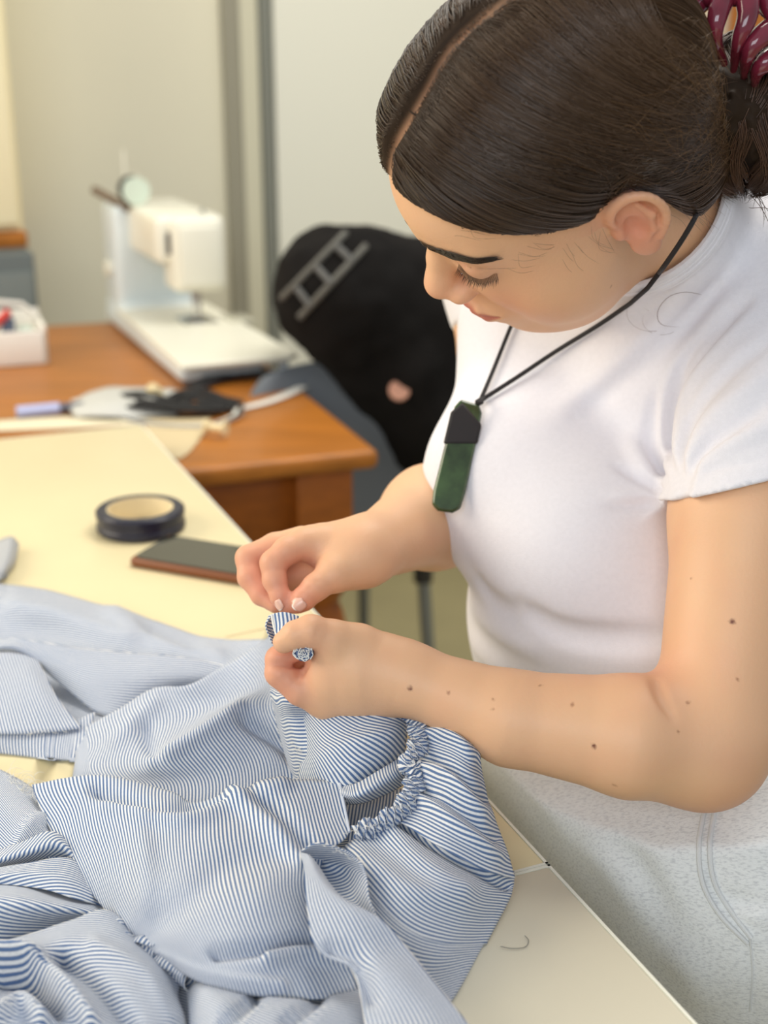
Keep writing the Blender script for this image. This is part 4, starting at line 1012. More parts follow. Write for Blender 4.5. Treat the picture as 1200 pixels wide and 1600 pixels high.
# ---- chair with a black jacket over it
cx = P(520, 640, 2.30); CHD = -AD        # the chair back faces the camera
ch = thing('chair', 'grey moulded chair behind the pine table, under a black jacket', 'chair', (cx[0]+.05, cx[1]+.15, 0))
M_ch = mat('grey_chair_plastic', lin(104, 110, 116), .55)
o0 = np.array([P(548, 640, 2.30)[0], P(548, 640, 2.30)[1], 0]); CX = lambda a, b, z: o0+BD*a+AD*b+Z3*z
rows = []
for z, wdt, bk in [(.895, .13, .045), (.885, .165, .03), (.85, .195, .015), (.78, .215, 0), (.68, .215, -.01), (.58, .205, -.01), (.50, .20, .03), (.47, .20, .10), (.465, .21, .22), (.46, .20, .36), (.45, .18, .40)]:
    rows.append([CX(u*wdt, bk-.03*(u*u)*(z > .5)+.0, z+(.015*u*u if z < .5 else 0)) for u in np.linspace(-1, 1, 9)])
A = np.array(rows); A = cr1(A, 4); nr, nc = A.shape[:2]
o = mesh_np('shell', A.reshape(-1, 3), np.array([(i*nc+j, i*nc+j+1, (i+1)*nc+j+1, (i+1)*nc+j) for i in range(nr-1) for j in range(nc-1)]), M_ch, ch); so = o.modifiers.new('t', 'SOLIDIFY'); so.thickness = .008; so.offset = 0
for a, b in ((-.17, .05), (.17, .05), (-.17, .36), (.17, .36)):
    m = MB(); m.tube([CX(a, b, .455), CX(a*1.08, b+(-.05 if b < .2 else .04), .012)], .013, 12); lg = m.build('leg', M_steel, ch)
    m = MB(); m.tube([CX(a*1.08, b+(-.05 if b < .2 else .04), .03), CX(a*1.08, b+(-.05 if b < .2 else .04), 0)], .017, 12); m.build('rubber_foot', M_dark, lg)
    m = MB(); m.tube([CX(a, b, .47), CX(a, b, .435)], .019, 12); m.build('socket', M_dark, lg)
jk = thing('jacket', 'black jacket with grey ladder webbing heaped over the grey chair', 'jacket', CX(.05, 0, .88))
def jac(p):
    q = np.stack([(p-o0)@BD, (p-o0)@AD, p[:, 2]], 1)
    d = ell(q, (.0, .02, 1.02), (.125, .11, .12))
    d = smin(d, ell(q, (.12, .03, .95), (.17, .12, .16)), .06)
    d = smin(d, ell(q, (.16, .02, .80), (.115, .10, .15)), .06)
    d = smin(d, cone(q, np.array([.10, -.06, .88]), np.array([.17, -.05, .74]), .04, .03), .04)
    d = d+.010*vnoise(q*np.array([1, 1, .5]), 14, 3)+.005*vnoise(q, 34, 4)
    return d
jv, jf = sdf_mesh(jac, o0+np.array([-.35, -.3, .55]), o0+np.array([.5, .5, 1.25]), .011)
mesh_np('jacket_body', jv, jf, mat('black_cloth', lin(24, 22, 21), .95, noise=.2, nscale=20, spec=.15), jk)
M_web = mat('grey_webbing', lin(96, 94, 88), .8)
def jsurf(px, py, off=.004):
    h = march(lambda p: jac(p)-off, px, py, 1.6, 3.0); return h if h is not None else P(px, py, 2.25)
for a, b in (((440, 466), (540, 364)), ((468, 496), (572, 384))):
    p = [jsurf(a[0]+(b[0]-a[0])*t_, a[1]+(b[1]-a[1])*t_) for t_ in np.linspace(0, 1, 9)]; m = MB(); m.tube(p, .0060, 8); m.build('webbing', M_web, jk)
for t_ in (.12, .45, .78):
    a = np.array([452, 462])+t_*np.array([96, -98]); b = np.array([474, 492])+t_*np.array([98, -108]); p = [jsurf(*(a+(b-a)*u), .006) for u in np.linspace(0, 1, 5)]; m = MB(); m.tube(p, .0060, 8); m.build('cross_strap', mat('pale_webbing', lin(92, 92, 90), .8), jk)
h = jsurf(624, 610, .001); m = MB(); m.lathe(h, [(.001, 0), (.017, 0), (.019, .003), (.017, .006), (.001, .006)], frame(-CF)[[0, 1, 2]][[0, 2, 1]], 24, cap=False); m.build('patch', mat('pink_patch', lin(190, 140, 118), .7), jk)['label'] = 'round pale pink patch'

# ---- pendant on its cord
TG = lambda x, y, off=.0: march(lambda p: torso0(p)-off, x, y, .6, 1.4)
pn = thing('necklace', 'dark green stone pendant on a black cord against the white t-shirt', 'necklace', TG(745, 630, .004))
M_jade = mat('greenstone', lin(52, 74, 40), .2, noise=.5, nscale=55, coat=.5); M_cord = mat('black_cord', lin(26, 22, 24), .7)
t0 = TG(733, 632, .010); t1 = TG(694, 800, .012)
if t1 is None: t1 = P(694, 800, 1.0)
Dp = nrm(t1-t0); Np = nrm(-CF-Dp*(-CF@Dp)); Sp = np.cross(Dp, Np); PX = np.array([Sp, Dp, Np]); LP_ = np.linalg.norm(t1-t0)
wp_ = .0118
shape = [(-wp_*.62, 0), (wp_*.62, -.001), (wp_*.92, .006), (wp_*.95, .03), (wp_*.98, LP_*.5), (wp_*1.02, LP_*.85), (wp_*.9, LP_*.97), (wp_*.45, LP_+.001), (-wp_*.5, LP_), (-wp_*.95, LP_*.95), (-wp_*1.02, LP_*.8), (-wp_*.98, .03), (-wp_*.92, .006)]
if np.dot(np.cross(Sp, Dp), Np) < 0: Np = -Np
m = MB(); m.prism(shape, t0+(-CF)*.003-Np*.0, PX, .0065*(1 if Np@(-CF) > 0 else -1)); pdn = m.build('pendant', M_jade, pn, bevel=.0022)
m = MB(); cN = -CF
m.prism([(-wp_*1.06, .014), (wp_*.5, .0), (wp_*1.07, .010), (wp_*1.07, .036), (-wp_*1.06, .030)], t0+cN*.0022, np.array([Sp, Dp, cN]), .0085); m.build('cord_binding', M_cord, pn, bevel=.002)
kn = P(749, 628, (t0-C0)@CF-.006)
neckcord = []
for x, y in spl([(1012, 450), (1042, 410), (1070, 368), (1092, 328), (1100, 300)], 5):
    h = march(lambda p: np.minimum(torso(p), body0(p))-.0075, x, y, .6, 1.3)
    if h is not None: neckcord.append(h)
print('cord', len(neckcord))
def cord(pts, off=.0035):
    out = []
    for x, y in spl(pts, 4):
        h = march(lambda p: np.minimum(torso(p), body0(p) if y < 480 else 9.0)-off, x, y, .6, 1.4); out.append(h if h is not None else out[-1])
    return np.array(out)
m = MB(); m.tube(np.concatenate([[kn], cord([(752, 622), (770, 580), (795, 518), (812, 480)])]), .0017, 8); m.build('cord', M_cord, pn)
m = MB(); m.tube(np.concatenate([[kn], cord([(757, 622), (810, 588), (870, 548), (935, 508), (985, 474)]), np.array(neckcord)]), .0017, 8); m.build('cord', M_cord, pn)
m = MB(); m.lathe(kn, [(.0005, -.003), (.0034, -.001), (.0034, .001), (.0005, .003)], n=12, cap=False); m.build('knot', M_cord, pn)
# ================================================================ the striped garment
def stripe_mat():
    m = bpy.data.materials.new('striped_cotton'); m.use_nodes = True; nt = m.node_tree; N = nt.nodes; L_ = nt.links; b = N['Principled BSDF']
    b.inputs['Roughness'].default_value = .85; b.inputs['Specular IOR Level'].default_value = .2; b.inputs['Sheen Weight'].default_value = .15
    uv = N.new('ShaderNodeUVMap'); uv.uv_map = 'UVMap'; sx = N.new('ShaderNodeSeparateXYZ'); L_.new(uv.outputs[0], sx.inputs[0])
    mu = N.new('ShaderNodeMath'); mu.operation = 'MULTIPLY'; mu.inputs[1].default_value = 2*math.pi/.0025; L_.new(sx.outputs[0], mu.inputs[0])
    si = N.new('ShaderNodeMath'); si.operation = 'SINE'; L_.new(mu.outputs[0], si.inputs[0])
    mr = N.new('ShaderNodeMapRange'); mr.inputs[1].default_value = -.35; mr.inputs[2].default_value = .35; L_.new(si.outputs[0], mr.inputs[0])
    tc = N.new('ShaderNodeTexCoord'); mp = N.new('ShaderNodeMapping'); L_.new(uv.outputs[0], mp.inputs[0]); mp.inputs['Scale'].default_value = (2600, 500, 1)
    n = N.new('ShaderNodeTexNoise'); n.inputs['Scale'].default_value = 1; L_.new(mp.outputs[0], n.inputs['Vector'])
    mx = N.new('ShaderNodeMix'); mx.data_type = 'RGBA'; L_.new(mr.outputs[0], mx.inputs[0]); mx.inputs[6].default_value = (*lin(88, 114, 154), 1); mx.inputs[7].default_value = (*lin(226, 227, 227), 1)
    m2 = N.new('ShaderNodeMix'); m2.data_type = 'RGBA'; m2.blend_type = 'MULTIPLY'; m2.inputs[0].default_value = 1; L_.new(mx.outputs[2], m2.inputs[6])
    r2 = N.new('ShaderNodeMapRange'); r2.inputs[1].default_value = .3; r2.inputs[2].default_value = .7; r2.inputs[3].default_value = .88; r2.inputs[4].default_value = 1.08; L_.new(n.outputs['Fac'], r2.inputs[0]); L_.new(r2.outputs[0], m2.inputs[7])
    L_.new(m2.outputs[2], b.inputs['Base Color']); return m
M_str = stripe_mat()
gar = thing('striped_garment', 'blue and white pinstriped cotton garment heaped on the cream tables', 'garment', Q(400, 1350))
def pdist(X_, pts):
    P_ = spl(np.array(pts, float), 5); best = np.full(len(X_), 1e9)
    for a, b in zip(P_, P_[1:]):
        ab = b-a; t = np.clip(((X_-a)@ab)/(ab@ab+1e-9), 0, 1); best = np.minimum(best, ln(X_-a-t[:, None]*ab))
    return best
def cloth(name, rows, st=(0, 1), sub=9, folds=(), nz=1.2, warp=.002, label=None, seed=0, th=.0007, loc=.8):
    V, F, X_, (nr, nc) = grid(rows, sub)
    G = V.reshape(nr, nc, 3)
    du = np.linalg.norm(np.diff(G, axis=1), axis=2).mean(0); dv = np.linalg.norm(np.diff(G, axis=0), axis=2).mean(1)
    u = np.concatenate([[0], np.cumsum(du)]); v = np.concatenate([[0], np.cumsum(dv)]); U_, V_ = np.meshgrid(u, v)
    lu = np.concatenate([np.zeros((nr, 1)), np.cumsum(np.linalg.norm(np.diff(G, axis=1), axis=2), 1)], 1); lu = lu-lu[:, [nc//2]]+u[nc//2]
    lv = np.concatenate([np.zeros((1, nc)), np.cumsum(np.linalg.norm(np.diff(G, axis=0), axis=2), 0)], 0); lv = lv-lv[[nr//2]]+v[nr//2]
    U_ = U_*(1-loc)+lu*loc; V_ = V_*(1-loc)+lv*loc
    dh = np.zeros(len(V))
    for pts, amp, sig in folds: dh += 1.9*amp*np.exp(-(pdist(X_[:, :2], pts)/sig)**2)
    dh += nz*vnoise(V, 34, seed)+nz*.5*vnoise(V, 75, seed+3)
    view = V-C0; view /= ln(view)[:, None]; up = Z3[None]*.55-view*.45
    V = V+up*(dh*MM)[:, None]
    s = st[0]*U_.ravel()+st[1]*V_.ravel()+warp*vnoise(V, 22, seed+7)+.01*seed
    t_ = st[1]*U_.ravel()-st[0]*V_.ravel()
    o = mesh_np(name, V, F, M_str, gar, uv=np.stack([s, t_], 1)); so = o.modifiers.new('thickness', 'SOLIDIFY'); so.thickness = th; so.offset = -1
    if label: o['label'] = label
    return o
# ---- back layers
cloth('cloth_panel', [[(-60, 905, 2), (60, 920, 4), (150, 943, 6), (250, 973, 6), (330, 998, 4), (425, 1000, 20)],
 [(-60, 940, 26), (60, 948, 28), (150, 965, 24), (250, 998, 20), (330, 1018, 16), (430, 1030, 26)],
 [(-60, 1000, 18), (60, 1000, 16), (150, 1015, 20), (250, 1030, 20), (330, 1045, 20), (430, 1060, 30)],
 [(-60, 1060, 3), (60, 1060, 3), (150, 1080, 4), (250, 1090, 4), (330, 1110, 6), (430, 1110, 20)]], (0, 1), folds=[([(20, 950), (120, 975), (200, 1000)], 5, 16), ([(180, 960), (260, 1010), (340, 1025)], 5, 14), ([(230, 985), (300, 1010)], -5, 10)], seed=1)
cloth('cloth_panel', [[(-60, 1010, 30), (5, 999, 38), (40, 1001, 40), (120, 1012, 36), (200, 1020, 32), (300, 1030, 28), (380, 1048, 20)],
 [(-60, 1022, 34), (12, 1010, 40), (70, 1028, 32), (140, 1055, 26), (210, 1060, 24), (300, 1058, 20), (360, 1066, 14)],
 [(-60, 1040, 24), (30, 1022, 30), (90, 1065, 18), (160, 1118, 8), (205, 1105, 8), (270, 1082, 8), (330, 1080, 6)]], (0, 1), seed=2, nz=.8)
cloth('cloth_panel', [[(0, 1020, 6), (100, 1020, 8), (200, 1060, 6), (300, 1060, 6)], [(0, 1100, 6), (100, 1110, 6), (170, 1120, 6), (300, 1110, 6)], [(0, 1150, 4), (100, 1140, 4), (170, 1135, 4), (300, 1140, 4)]], (0, 1), seed=33)
cloth('cloth_panel', [[(-60, 1026, 36), (0, 1020, 36), (35, 1020, 34), (58, 1030, 30)], [(-60, 1080, 26), (10, 1080, 28), (60, 1082, 28), (88, 1088, 24)], [(-60, 1147, 12), (30, 1147, 14), (90, 1143, 14), (128, 1138, 14)]], (1, 0), seed=3, nz=.8)
cloth('cloth_panel', [[(-60, 1142, 12), (40, 1143, 13), (95, 1136, 13), (150, 1112, 16)], [(-60, 1160, 7), (40, 1164, 7), (90, 1168, 6), (135, 1160, 8)], [(-60, 1172, 1), (40, 1183, 1), (90, 1190, 1), (122, 1192, 2)]], (1, 0), seed=4, nz=.6)
cloth('cloth_panel', [[(112, 1150, 5), (180, 1112, 22), (240, 1076, 34), (300, 1068, 38), (370, 1028, 42), (415, 1000, 60), (426, 985, 76)],
 [(118, 1180, 5), (180, 1155, 16), (250, 1130, 22), (320, 1110, 26), (390, 1080, 34), (430, 1060, 50), (440, 1040, 66)],
 [(115, 1205, 4), (190, 1200, 12), (240, 1190, 20), (300, 1158, 32), (370, 1108, 46), (420, 1108, 46), (445, 1100, 55)],
 [(112, 1225, 2), (200, 1230, 6), (270, 1228, 8), (340, 1216, 12), (410, 1188, 20), (450, 1190, 20), (472, 1180, 24)],
 [(112, 1245, 1), (200, 1262, 3), (280, 1280, 4), (340, 1280, 5), (410, 1260, 8), (460, 1250, 10), (485, 1240, 12)]], (1, 0), folds=[([(240, 1190), (300, 1155), (375, 1108)], 5, 10), ([(180, 1160), (240, 1100)], 3, 12), ([(225, 1140), (245, 1185)], -5, 12), ([(380, 1120), (440, 1160), (470, 1190)], -7, 12)], seed=5)
# ---- narrow upright tube below the fist
cloth('cloth_panel', [[(418, 975, .872), (430, 992, .868), (450, 1010, .872)], [(417, 1020, .874), (430, 1030, .868), (452, 1040, .874)], [(422, 1070, 78), (440, 1078, 86), (466, 1084, 86)], [(430, 1115, 55), (452, 1124, 68), (484, 1124, 70)], [(442, 1165, 32), (462, 1175, 46), (484, 1184, 50)], [(458, 1215, 12), (470, 1224, 22), (490, 1232, 30)]], (0, 1), seed=6, nz=.8, folds=[([(432, 1090), (448, 1150), (465, 1210)], -4, 6)])
# ---- upright panel under the fist
cloth('cloth_panel', [[(448, 1075, 82), (500, 1088, 92), (560, 1092, 94), (610, 1088, 94), (642, 1090, 86)], [(466, 1130, 62), (505, 1145, 74), (560, 1150, 78), (605, 1145, 78), (636, 1140, 70)],
 [(472, 1180, 44), (500, 1190, 58), (550, 1200, 64), (595, 1195, 62), (632, 1180, 56)], [(466, 1226, 28), (500, 1232, 44), (540, 1252, 46), (590, 1235, 45), (628, 1212, 44)]], (-.45, .89), seed=8, nz=1, folds=[([(470, 1210), (540, 1170), (620, 1150)], 3, 18), ([(500, 1225), (560, 1215), (620, 1190)], -4, 10)])
# floor of the pocket between the layers
cloth('cloth_panel', [[(470, 1235, 6), (560, 1240, 8), (640, 1240, 14)], [(480, 1320, 8), (560, 1310, 12), (640, 1300, 16)], [(480, 1500, 6), (560, 1500, 8), (640, 1480, 8)]], (0, 1), seed=9)
cloth('cloth_panel', [[(530, 1256, 28), (575, 1250, 26), (610, 1238, 26), (645, 1228, 28)], [(540, 1290, 32), (575, 1284, 30), (605, 1274, 30), (628, 1266, 30)], [(545, 1325, 34), (570, 1322, 34), (595, 1310, 34), (618, 1290, 36)]], (1, 0), seed=10, nz=.6)
cloth('cloth_fold', [[(528, 1228, 46), (555, 1226, 56), (592, 1205, 62), (632, 1180, 62)], [(534, 1240, 52), (560, 1242, 60), (598, 1222, 64), (638, 1198, 62)], [(540, 1256, 40), (572, 1252, 46), (612, 1236, 48), (644, 1216, 50)]], (1, 0), seed=11, nz=.6)
# ---- gathered panel on the right
cloth('cloth_panel', [[(630, 1098, 86), (680, 1104, 92), (715, 1118, 92), (744, 1150, 80)], [(652, 1160, 70), (700, 1170, 78), (732, 1190, 74), (754, 1215, 60)],
 [(648, 1210, 62), (700, 1225, 70), (742, 1250, 62), (768, 1268, 42)], [(640, 1245, 54), (700, 1272, 60), (757, 1308, 48), (790, 1325, 28)], [(612, 1278, 48), (690, 1325, 50), (760, 1362, 34), (804, 1372, 12)]], (0, 1), seed=12, sub=14, warp=.003,
 folds=[([(650, 1150), (700, 1150), (745, 1185)], 4, 9), ([(652, 1180), (700, 1195), (755, 1250)], -4, 8), ([(648, 1200), (700, 1215), (760, 1275)], 4, 9), ([(645, 1225), (700, 1250), (770, 1310)], -4, 8), ([(640, 1240), (700, 1280), (780, 1340)], 3, 9), ([(650, 1130), (690, 1130), (735, 1150)], -4, 7)])
cloth('cloth_panel', [[(614, 1266, 46), (692, 1313, 47), (762, 1352, 31), (803, 1362, 10)], [(575, 1296, 44), (665, 1370, 44), (735, 1400, 32), (799, 1396, 6)],
 [(545, 1318, 42), (630, 1410, 42), (705, 1445, 26), (776, 1442, 3)], [(520, 1345, 34), (610, 1450, 34), (680, 1490, 20), (750, 1492, 1)], [(540, 1400, 26), (600, 1500, 24), (655, 1540, 12), (722, 1545, 1)], [(560, 1460, 20), (600, 1550, 16), (640, 1600, 8), (690, 1590, 1)]], (0, 1), seed=13, sub=14, warp=.003,
 folds=[([(625, 1285), (700, 1335), (790, 1385)], -5, 7), ([(600, 1290), (660, 1350), (730, 1390)], 3, 16), ([(560, 1340), (640, 1390), (720, 1400)], 2.5, 18)])
# gathers along the seam
seam = spl([(636, 1104), (650, 1130), (655, 1160), (640, 1190), (648, 1215), (640, 1245), (622, 1270), (590, 1290), (556, 1304)], 10)
GH = np.interp(np.linspace(0, 1, len(seam)), [0, .3, .7, 1], [88, 74, 56, 46])
m_v = []; m_uv = []; nring = 9; n_s = 150; sd = spl(seam, 3); hh = np.interp(np.linspace(0, 1, len(sd)), np.linspace(0, 1, len(GH)), GH); rg = np.random.default_rng(2)
pts = np.array([Q(x, y, h*MM) for (x, y), h in zip(sd, hh)]); T_ = np.gradient(pts, axis=0); T_ /= ln(T_)[:, None]; acc = np.concatenate([[0], np.cumsum(ln(np.diff(pts, axis=0)))])
for i in range(len(pts)):
    sdv = nrm(np.cross(T_[i], -CF)); ruf = math.sin(acc[i]/.0042*2*math.pi)
    for j in range(nring):
        t_ = j/(nring-1)*2-1; k = .0058*(1+.25*rg.random()*abs(t_)+.2*math.sin(acc[i]*400)); 
        m_v.append(pts[i]+sdv*t_*k+(-CF)*(.0022*ruf*(1-.4*abs(t_))+.0035*(1-t_*t_)+.0008*rg.random())+T_[i]*.0012*math.sin(t_*5+acc[i]*900)); m_uv.append((acc[i]*1.5+t_*.002, t_*.01))
nr = len(pts); o = mesh_np('gathered_seam', m_v, np.array([(i*nring+j, i*nring+j+1, (i+1)*nring+j+1, (i+1)*nring+j) for i in range(nr-1) for j in range(nring-1)]), M_str, gar, uv=m_uv); o['label'] = 'tightly gathered ruffled seam'
so = o.modifiers.new('t', 'SOLIDIFY'); so.thickness = .0008
# ---- the big foreground panel
cloth('cloth_panel', [[(50, 1228, 24), (153, 1212, 36), (262, 1236, 30), (300, 1250, 32), (363, 1233, 42), (450, 1219, 48), (532, 1222, 50)],
 [(66, 1270, 22), (150, 1262, 34), (250, 1268, 46), (310, 1280, 48), (380, 1285, 48), (460, 1285, 50), (545, 1300, 46)],
 [(95, 1325, 20), (170, 1320, 36), (250, 1330, 48), (320, 1340, 52), (390, 1345, 52), (450, 1345, 50), (510, 1335, 44)],
 [(135, 1385, 18), (200, 1385, 36), (270, 1390, 48), (330, 1400, 54), (390, 1400, 56), (440, 1390, 52), (495, 1385, 42)],
 [(180, 1437, 18), (235, 1440, 34), (290, 1445, 44), (345, 1450, 50), (400, 1450, 50), (450, 1440, 46), (510, 1430, 36)],
 [(222, 1478, 18), (275, 1487, 30), (320, 1492, 38), (370, 1496, 42), (420, 1490, 42), (470, 1480, 36), (540, 1480, 26)],
 [(262, 1508, 14), (300, 1532, 20), (350, 1548, 24), (400, 1556, 26), (450, 1560, 24), (500, 1562, 20), (560, 1552, 14)]], (1, 0), seed=14, sub=12, warp=.0028,
 folds=[([(150, 1235), (220, 1258), (290, 1262), (350, 1245)], -6, 10), ([(170, 1262), (240, 1278), (300, 1278), (380, 1245), (440, 1226)], 4, 12), ([(215, 1290), (225, 1360), (215, 1440)], 3.5, 20), ([(230, 1450), (300, 1400), (360, 1350), (470, 1330)], -3, 22), ([(360, 1240), (420, 1290), (470, 1340)], 4, 12), ([(385, 1230), (440, 1275), (480, 1320)], -4, 9), ([(340, 1490), (420, 1480), (480, 1470)], -5, 12), ([(420, 1500), (470, 1490), (540, 1500)], 5, 10), ([(250, 1500), (330, 1530), (440, 1545)], 3, 12)])
m = MB(); m.tube([Q(x, y, h*MM) for x, y, h in spl([(531, 1224, 52), (537, 1255, 50), (546, 1300, 47)], 8)], .0009, 6); m.build('seam', mat('seam_cloth', lin(200, 208, 222), .9), gar)
# ---- strap with a rolled end
cloth('strap', [[(470, 1332, 56), (478, 1334, 62), (486, 1340, 62), (494, 1350, 56)], [(476, 1364, 62), (494, 1374, 64), (512, 1388, 64), (532, 1402, 62)], [(481, 1425, 58), (510, 1425, 61), (550, 1428, 62), (590, 1435, 59)], [(496, 1482, 48), (540, 1485, 52), (585, 1485, 52), (634, 1480, 48)], [(550, 1515, 44), (585, 1530, 48), (630, 1535, 48), (674, 1530, 43)], [(570, 1597, 40), (620, 1597, 44), (675, 1597, 44), (728, 1597, 38)], [(580, 1680, 38), (640, 1680, 46), (710, 1680, 46), (800, 1685, 32)]], (1, 0), seed=15, sub=12, nz=.8, warp=.001,
 folds=[([(520, 1480), (560, 1500), (580, 1560)], -4, 12)])
cloth('strap_underside', [[(470, 1328, 58), (498, 1316, 66), (540, 1328, 62), (566, 1348, 56)], [(478, 1340, 46), (505, 1350, 40), (540, 1358, 40), (574, 1372, 52)], [(480, 1364, 44), (520, 1392, 38), (552, 1404, 38), (578, 1404, 52)], [(500, 1380, 44), (530, 1404, 40), (565, 1422, 40), (592, 1436, 52)]], (.6, .8), seed=16, nz=.4)
# ---- crumpled layers, bottom left
cloth('cloth_panel', [[(-60, 1195, 10), (-10, 1200, 13), (40, 1225, 13), (70, 1245, 10)], [(-60, 1250, 20), (-10, 1250, 22), (40, 1270, 22), (90, 1300, 16)], [(-60, 1350, 14), (0, 1345, 18), (60, 1340, 18), (120, 1350, 14)]], (.8, -.6), seed=17, folds=[([(20, 1340), (50, 1290), (90, 1275)], 4, 9)])
cloth('cloth_panel', [[(-60, 1330, 1), (60, 1330, 1), (180, 1380, 2), (300, 1480, 2), (600, 1500, 2)], [(-60, 1400, 2), (60, 1420, 3), (180, 1450, 3), (300, 1540, 3), (600, 1560, 3)], [(-60, 1680, 2), (60, 1680, 3), (180, 1680, 3), (300, 1680, 3), (640, 1680, 3)]], (0, 1), seed=18)
cloth('cloth_fold', [[(-60, 1350, 14), (30, 1318, 26), (80, 1300, 28), (118, 1325, 14)], [(-60, 1362, 20), (35, 1335, 28), (95, 1322, 28), (135, 1365, 12)], [(-60, 1366, 10), (30, 1350, 14), (105, 1345, 14), (150, 1400, 8)]], (.8, .6), seed=19, nz=.6)
cloth('cloth_fold', [[(-60, 1366, 18), (40, 1350, 26), (107, 1342, 24), (150, 1380, 12)], [(-60, 1372, 24), (50, 1366, 28), (110, 1375, 26), (165, 1408, 12)], [(-60, 1374, 20), (60, 1388, 24), (115, 1404, 22), (170, 1418, 10)]], (.2, 1), seed=20, nz=.6)
cloth('cloth_fold', [[(-60, 1372, 12), (20, 1380, 20), (90, 1396, 16), (150, 1412, 12), (190, 1432, 6)], [(-60, 1410, 28), (30, 1412, 30), (90, 1420, 24), (140, 1428, 16), (190, 1442, 8)], [(-60, 1485, 6), (40, 1460, 8), (90, 1446, 8), (140, 1436, 8), (190, 1448, 6)]], (-.25, 1), seed=21, nz=1)
cloth('cloth_panel', [[(-60, 1492, 20), (40, 1462, 26), (110, 1438, 28), (165, 1422, 26), (215, 1455, 14), (262, 1505, 10)], [(-60, 1500, 26), (50, 1488, 30), (130, 1470, 30), (185, 1470, 28), (230, 1495, 20), (280, 1530, 10)], [(-60, 1545, 14), (40, 1545, 14), (110, 1530, 26), (180, 1530, 30), (235, 1540, 26), (278, 1560, 10)], [(-60, 1600, 20), (40, 1600, 24), (110, 1595, 22), (180, 1590, 28), (240, 1590, 26), (290, 1600, 10)], [(-60, 1680, 24), (40, 1680, 24), (110, 1680, 20), (180, 1680, 26), (240, 1680, 26), (300, 1680, 14)]], (0, 1), seed=22, sub=10, nz=1.5, warp=.0015,
 folds=[([(-20, 1494), (45, 1496), (70, 1520), (110, 1558), (142, 1600)], 9, 13), ([(0, 1530), (50, 1540), (90, 1580)], -7, 12), ([(-10, 1600), (35, 1572), (70, 1600)], 9, 11), ([(100, 1500), (150, 1540), (200, 1600)], -6, 14), ([(150, 1480), (230, 1520), (270, 1590)], 3, 14)])
cloth('cloth_panel', [[(292, 1545, 6), (318, 1534, 20), (390, 1552, 26), (480, 1562, 26), (570, 1545, 18)], [(296, 1585, 12), (335, 1572, 34), (400, 1588, 36), (480, 1590, 34), (575, 1580, 24)], [(300, 1680, 12), (350, 1680, 34), (420, 1680, 36), (490, 1680, 32), (585, 1680, 24)]], (-.5, .86), seed=23, nz=1, folds=[([(400, 1560), (350, 1600)], -5, 9), ([(500, 1560), (450, 1600)], -5, 10)])
# small roll poking out
def curl(c0, c1, r, turns, name, a0=0.0, seed=0, n=22, L2=None):
    c0 = np.asarray(c0); c1 = np.asarray(c1); d = nrm(c1-c0); u = nrm(np.cross(d, Z3)); v = np.cross(u, d); V = []; F = []; UV = []; k = 8
    for i in range(k):
        for j in range(n):
            t_ = j/(n-1); a = a0+t_*turns*2*math.pi; rr = r*(1-.45*t_)*(1+.15*math.sin(i*1.7+seed)); V.append(c0+(c1-c0)*i/(k-1)+u*rr*math.cos(a)+v*rr*math.sin(a)); UV.append((i*ln((c1-c0)[None])[0]/(k-1), t_*r*8))
    F = np.array([(i*n+j, i*n+j+1, (i+1)*n+j+1, (i+1)*n+j) for i in range(k-1) for j in range(n-1)])
    o = mesh_np(name, V, F, M_str, gar, uv=UV); so = o.modifiers.new('t', 'SOLIDIFY'); so.thickness = .0008; return o
curl(Q(192, 1482, .014), Q(248, 1492, .016), .0085, 1.35, 'cloth_roll', 1.2, 1)
curl(Q(232, 1496, .012), Q(300, 1530, .014), .0075, 1.2, 'cloth_roll', .6, 2)
curl(Q(176, 1440, .018), Q(196, 1478, .018), .0060, 1.2, 'cloth_roll', .4, 4)
# ---- the piece held in the fingers
cloth('cuff_strip', [[(424, 960, .856), (444, 957, .855), (467, 963, .856)], [(428, 980, .852), (446, 975, .850), (462, 978, .853)], [(434, 1001, .846), (444, 996, .843), (455, 992, .846)]], (1, 0), seed=30, nz=0, sub=6, warp=0)
cloth('cuff_strip', [[(424, 960, .857), (420, 962, .866), (440, 958, .872)], [(415, 978, .858), (416, 980, .868), (436, 985, .874)], [(424, 1004, .858), (426, 1006, .866), (440, 1012, .872)]], (0, 1), seed=31, nz=0, sub=6, warp=0)
m = MB(); m.tube([P(x, y, d) for x, y, d in spl([(424, 960, .855), (428, 980, .851), (435, 1003, .845)], 5)], .0007, 6); m.build('hem_edge', M_white, gar)
ec = P(474, 1019, .842)
rg = np.random.default_rng(9)
m = MB(); m.tube([ec+CF*.001, ec+CF*.004, ec+CF*.014], [.0050, .0066, .0060], 16); m.build('gathered_core', mat('blue_backing_cloth', lin(96, 112, 146), .9), gar)  # plain dark blue cloth backing behind the raw edges
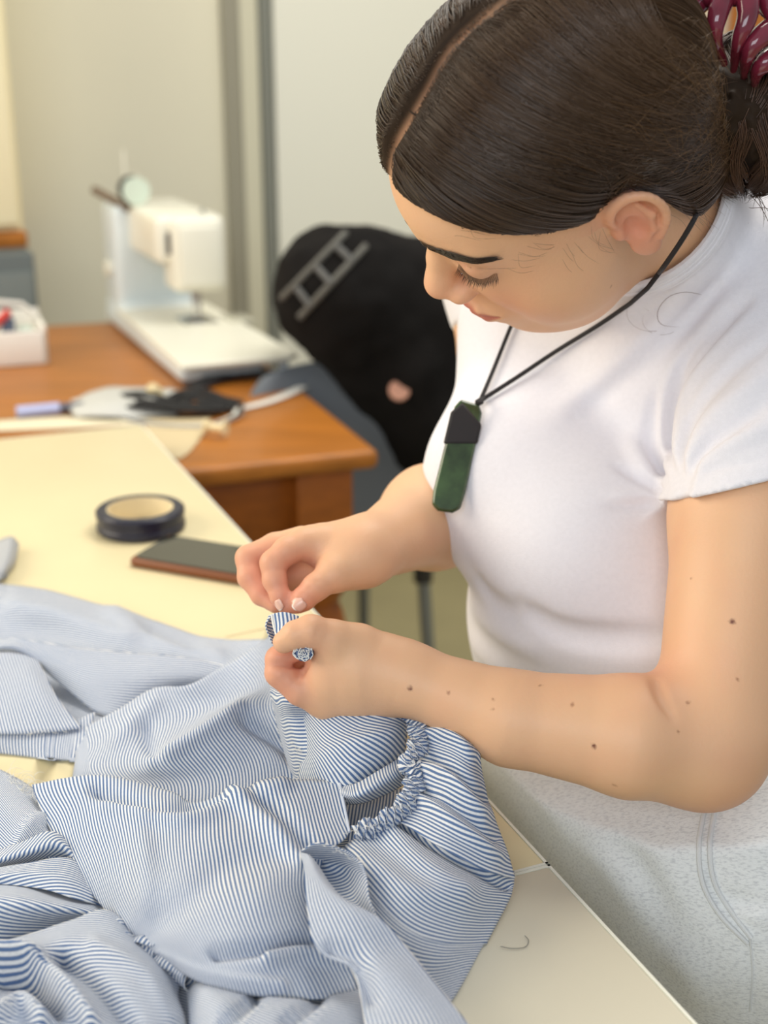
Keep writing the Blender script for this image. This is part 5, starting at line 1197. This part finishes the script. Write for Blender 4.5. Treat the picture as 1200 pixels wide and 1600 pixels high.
for j in range(7):
    r = .0010+.00100*j; pts = [ec+CR*(r*math.cos(a)*(1+.15*rg.normal()))+CU*(r*math.sin(a)*(1+.15*rg.normal()))-CF*(.001*rg.random()-.0003*j) for a in np.linspace(j*1.1, j*1.1+4.9, 14)]
    pts = spl(pts, 3); V = []; 
    for p_ in pts: V += [p_-CF*.0006, p_+CF*.010]
    o = mesh_np('gathered_edge', V, [(2*i, 2*i+1, 2*i+3, 2*i+2) for i in range(len(pts)-1)], M_str, gar, uv=[(i*.0003, 0) for i in range(len(V))]); so = o.modifiers.new('t', 'SOLIDIFY'); so.thickness = .0006
    m = MB(); m.tube(np.array(pts)-CF*.0008, .00024, 5); m.build('raw_edge', M_white, gar)
# frayed threads
FR = []
for i in range(70):
    x, y = rg.choice([8, 20, 40, 45]), 0; x = 5+60*rg.random(); y = 1200+55*rg.random()+x*.3; a = rg.random()*6.28; l = 12+26*rg.random(); h = .012
    FR.append([Q(x+l*t_*math.cos(a+t_*1.5), y+l*t_*math.sin(a+t_*1.5), h+.004*math.sin(t_*3)+.002) for t_ in np.linspace(0, 1, 8)])
for (ax_, ay_, bx_, by_, hh_) in [(640, 1130, 650, 1250, .078), (545, 1300, 620, 1280, .052), (440, 1120, 470, 1190, .05), (20, 1150, 120, 1142, .016), (500, 1318, 565, 1345, .062), (470, 1005, 484, 1030, .14)]:
    for i in range(12):
        t0_ = rg.random(); x = ax_+(bx_-ax_)*t0_; y = ay_+(by_-ay_)*t0_; a = rg.random()*6.28; l = 4+8*rg.random()
        FR.append([Q(x+l*t_*math.cos(a+t_), y+l*t_*math.sin(a+t_), hh_+.003) for t_ in np.linspace(0, 1, 8)])
FR = FR[:-12]
o = ribbons('frayed_threads', np.array(FR), np.full(len(FR), .00016), M_white, parent=gar); o['kind'] = 'stuff'
# sewing thread between the fingers
o = MB().tube(spl([P(450, 957, .907), P(452, 960, .89), P(447, 962, .868), P(440, 966, .853)], 5), .0003, 6).build('sewing_thread', M_white); tag(o, 'short white thread pinched between thumb and finger above the striped cuff', 'thread')
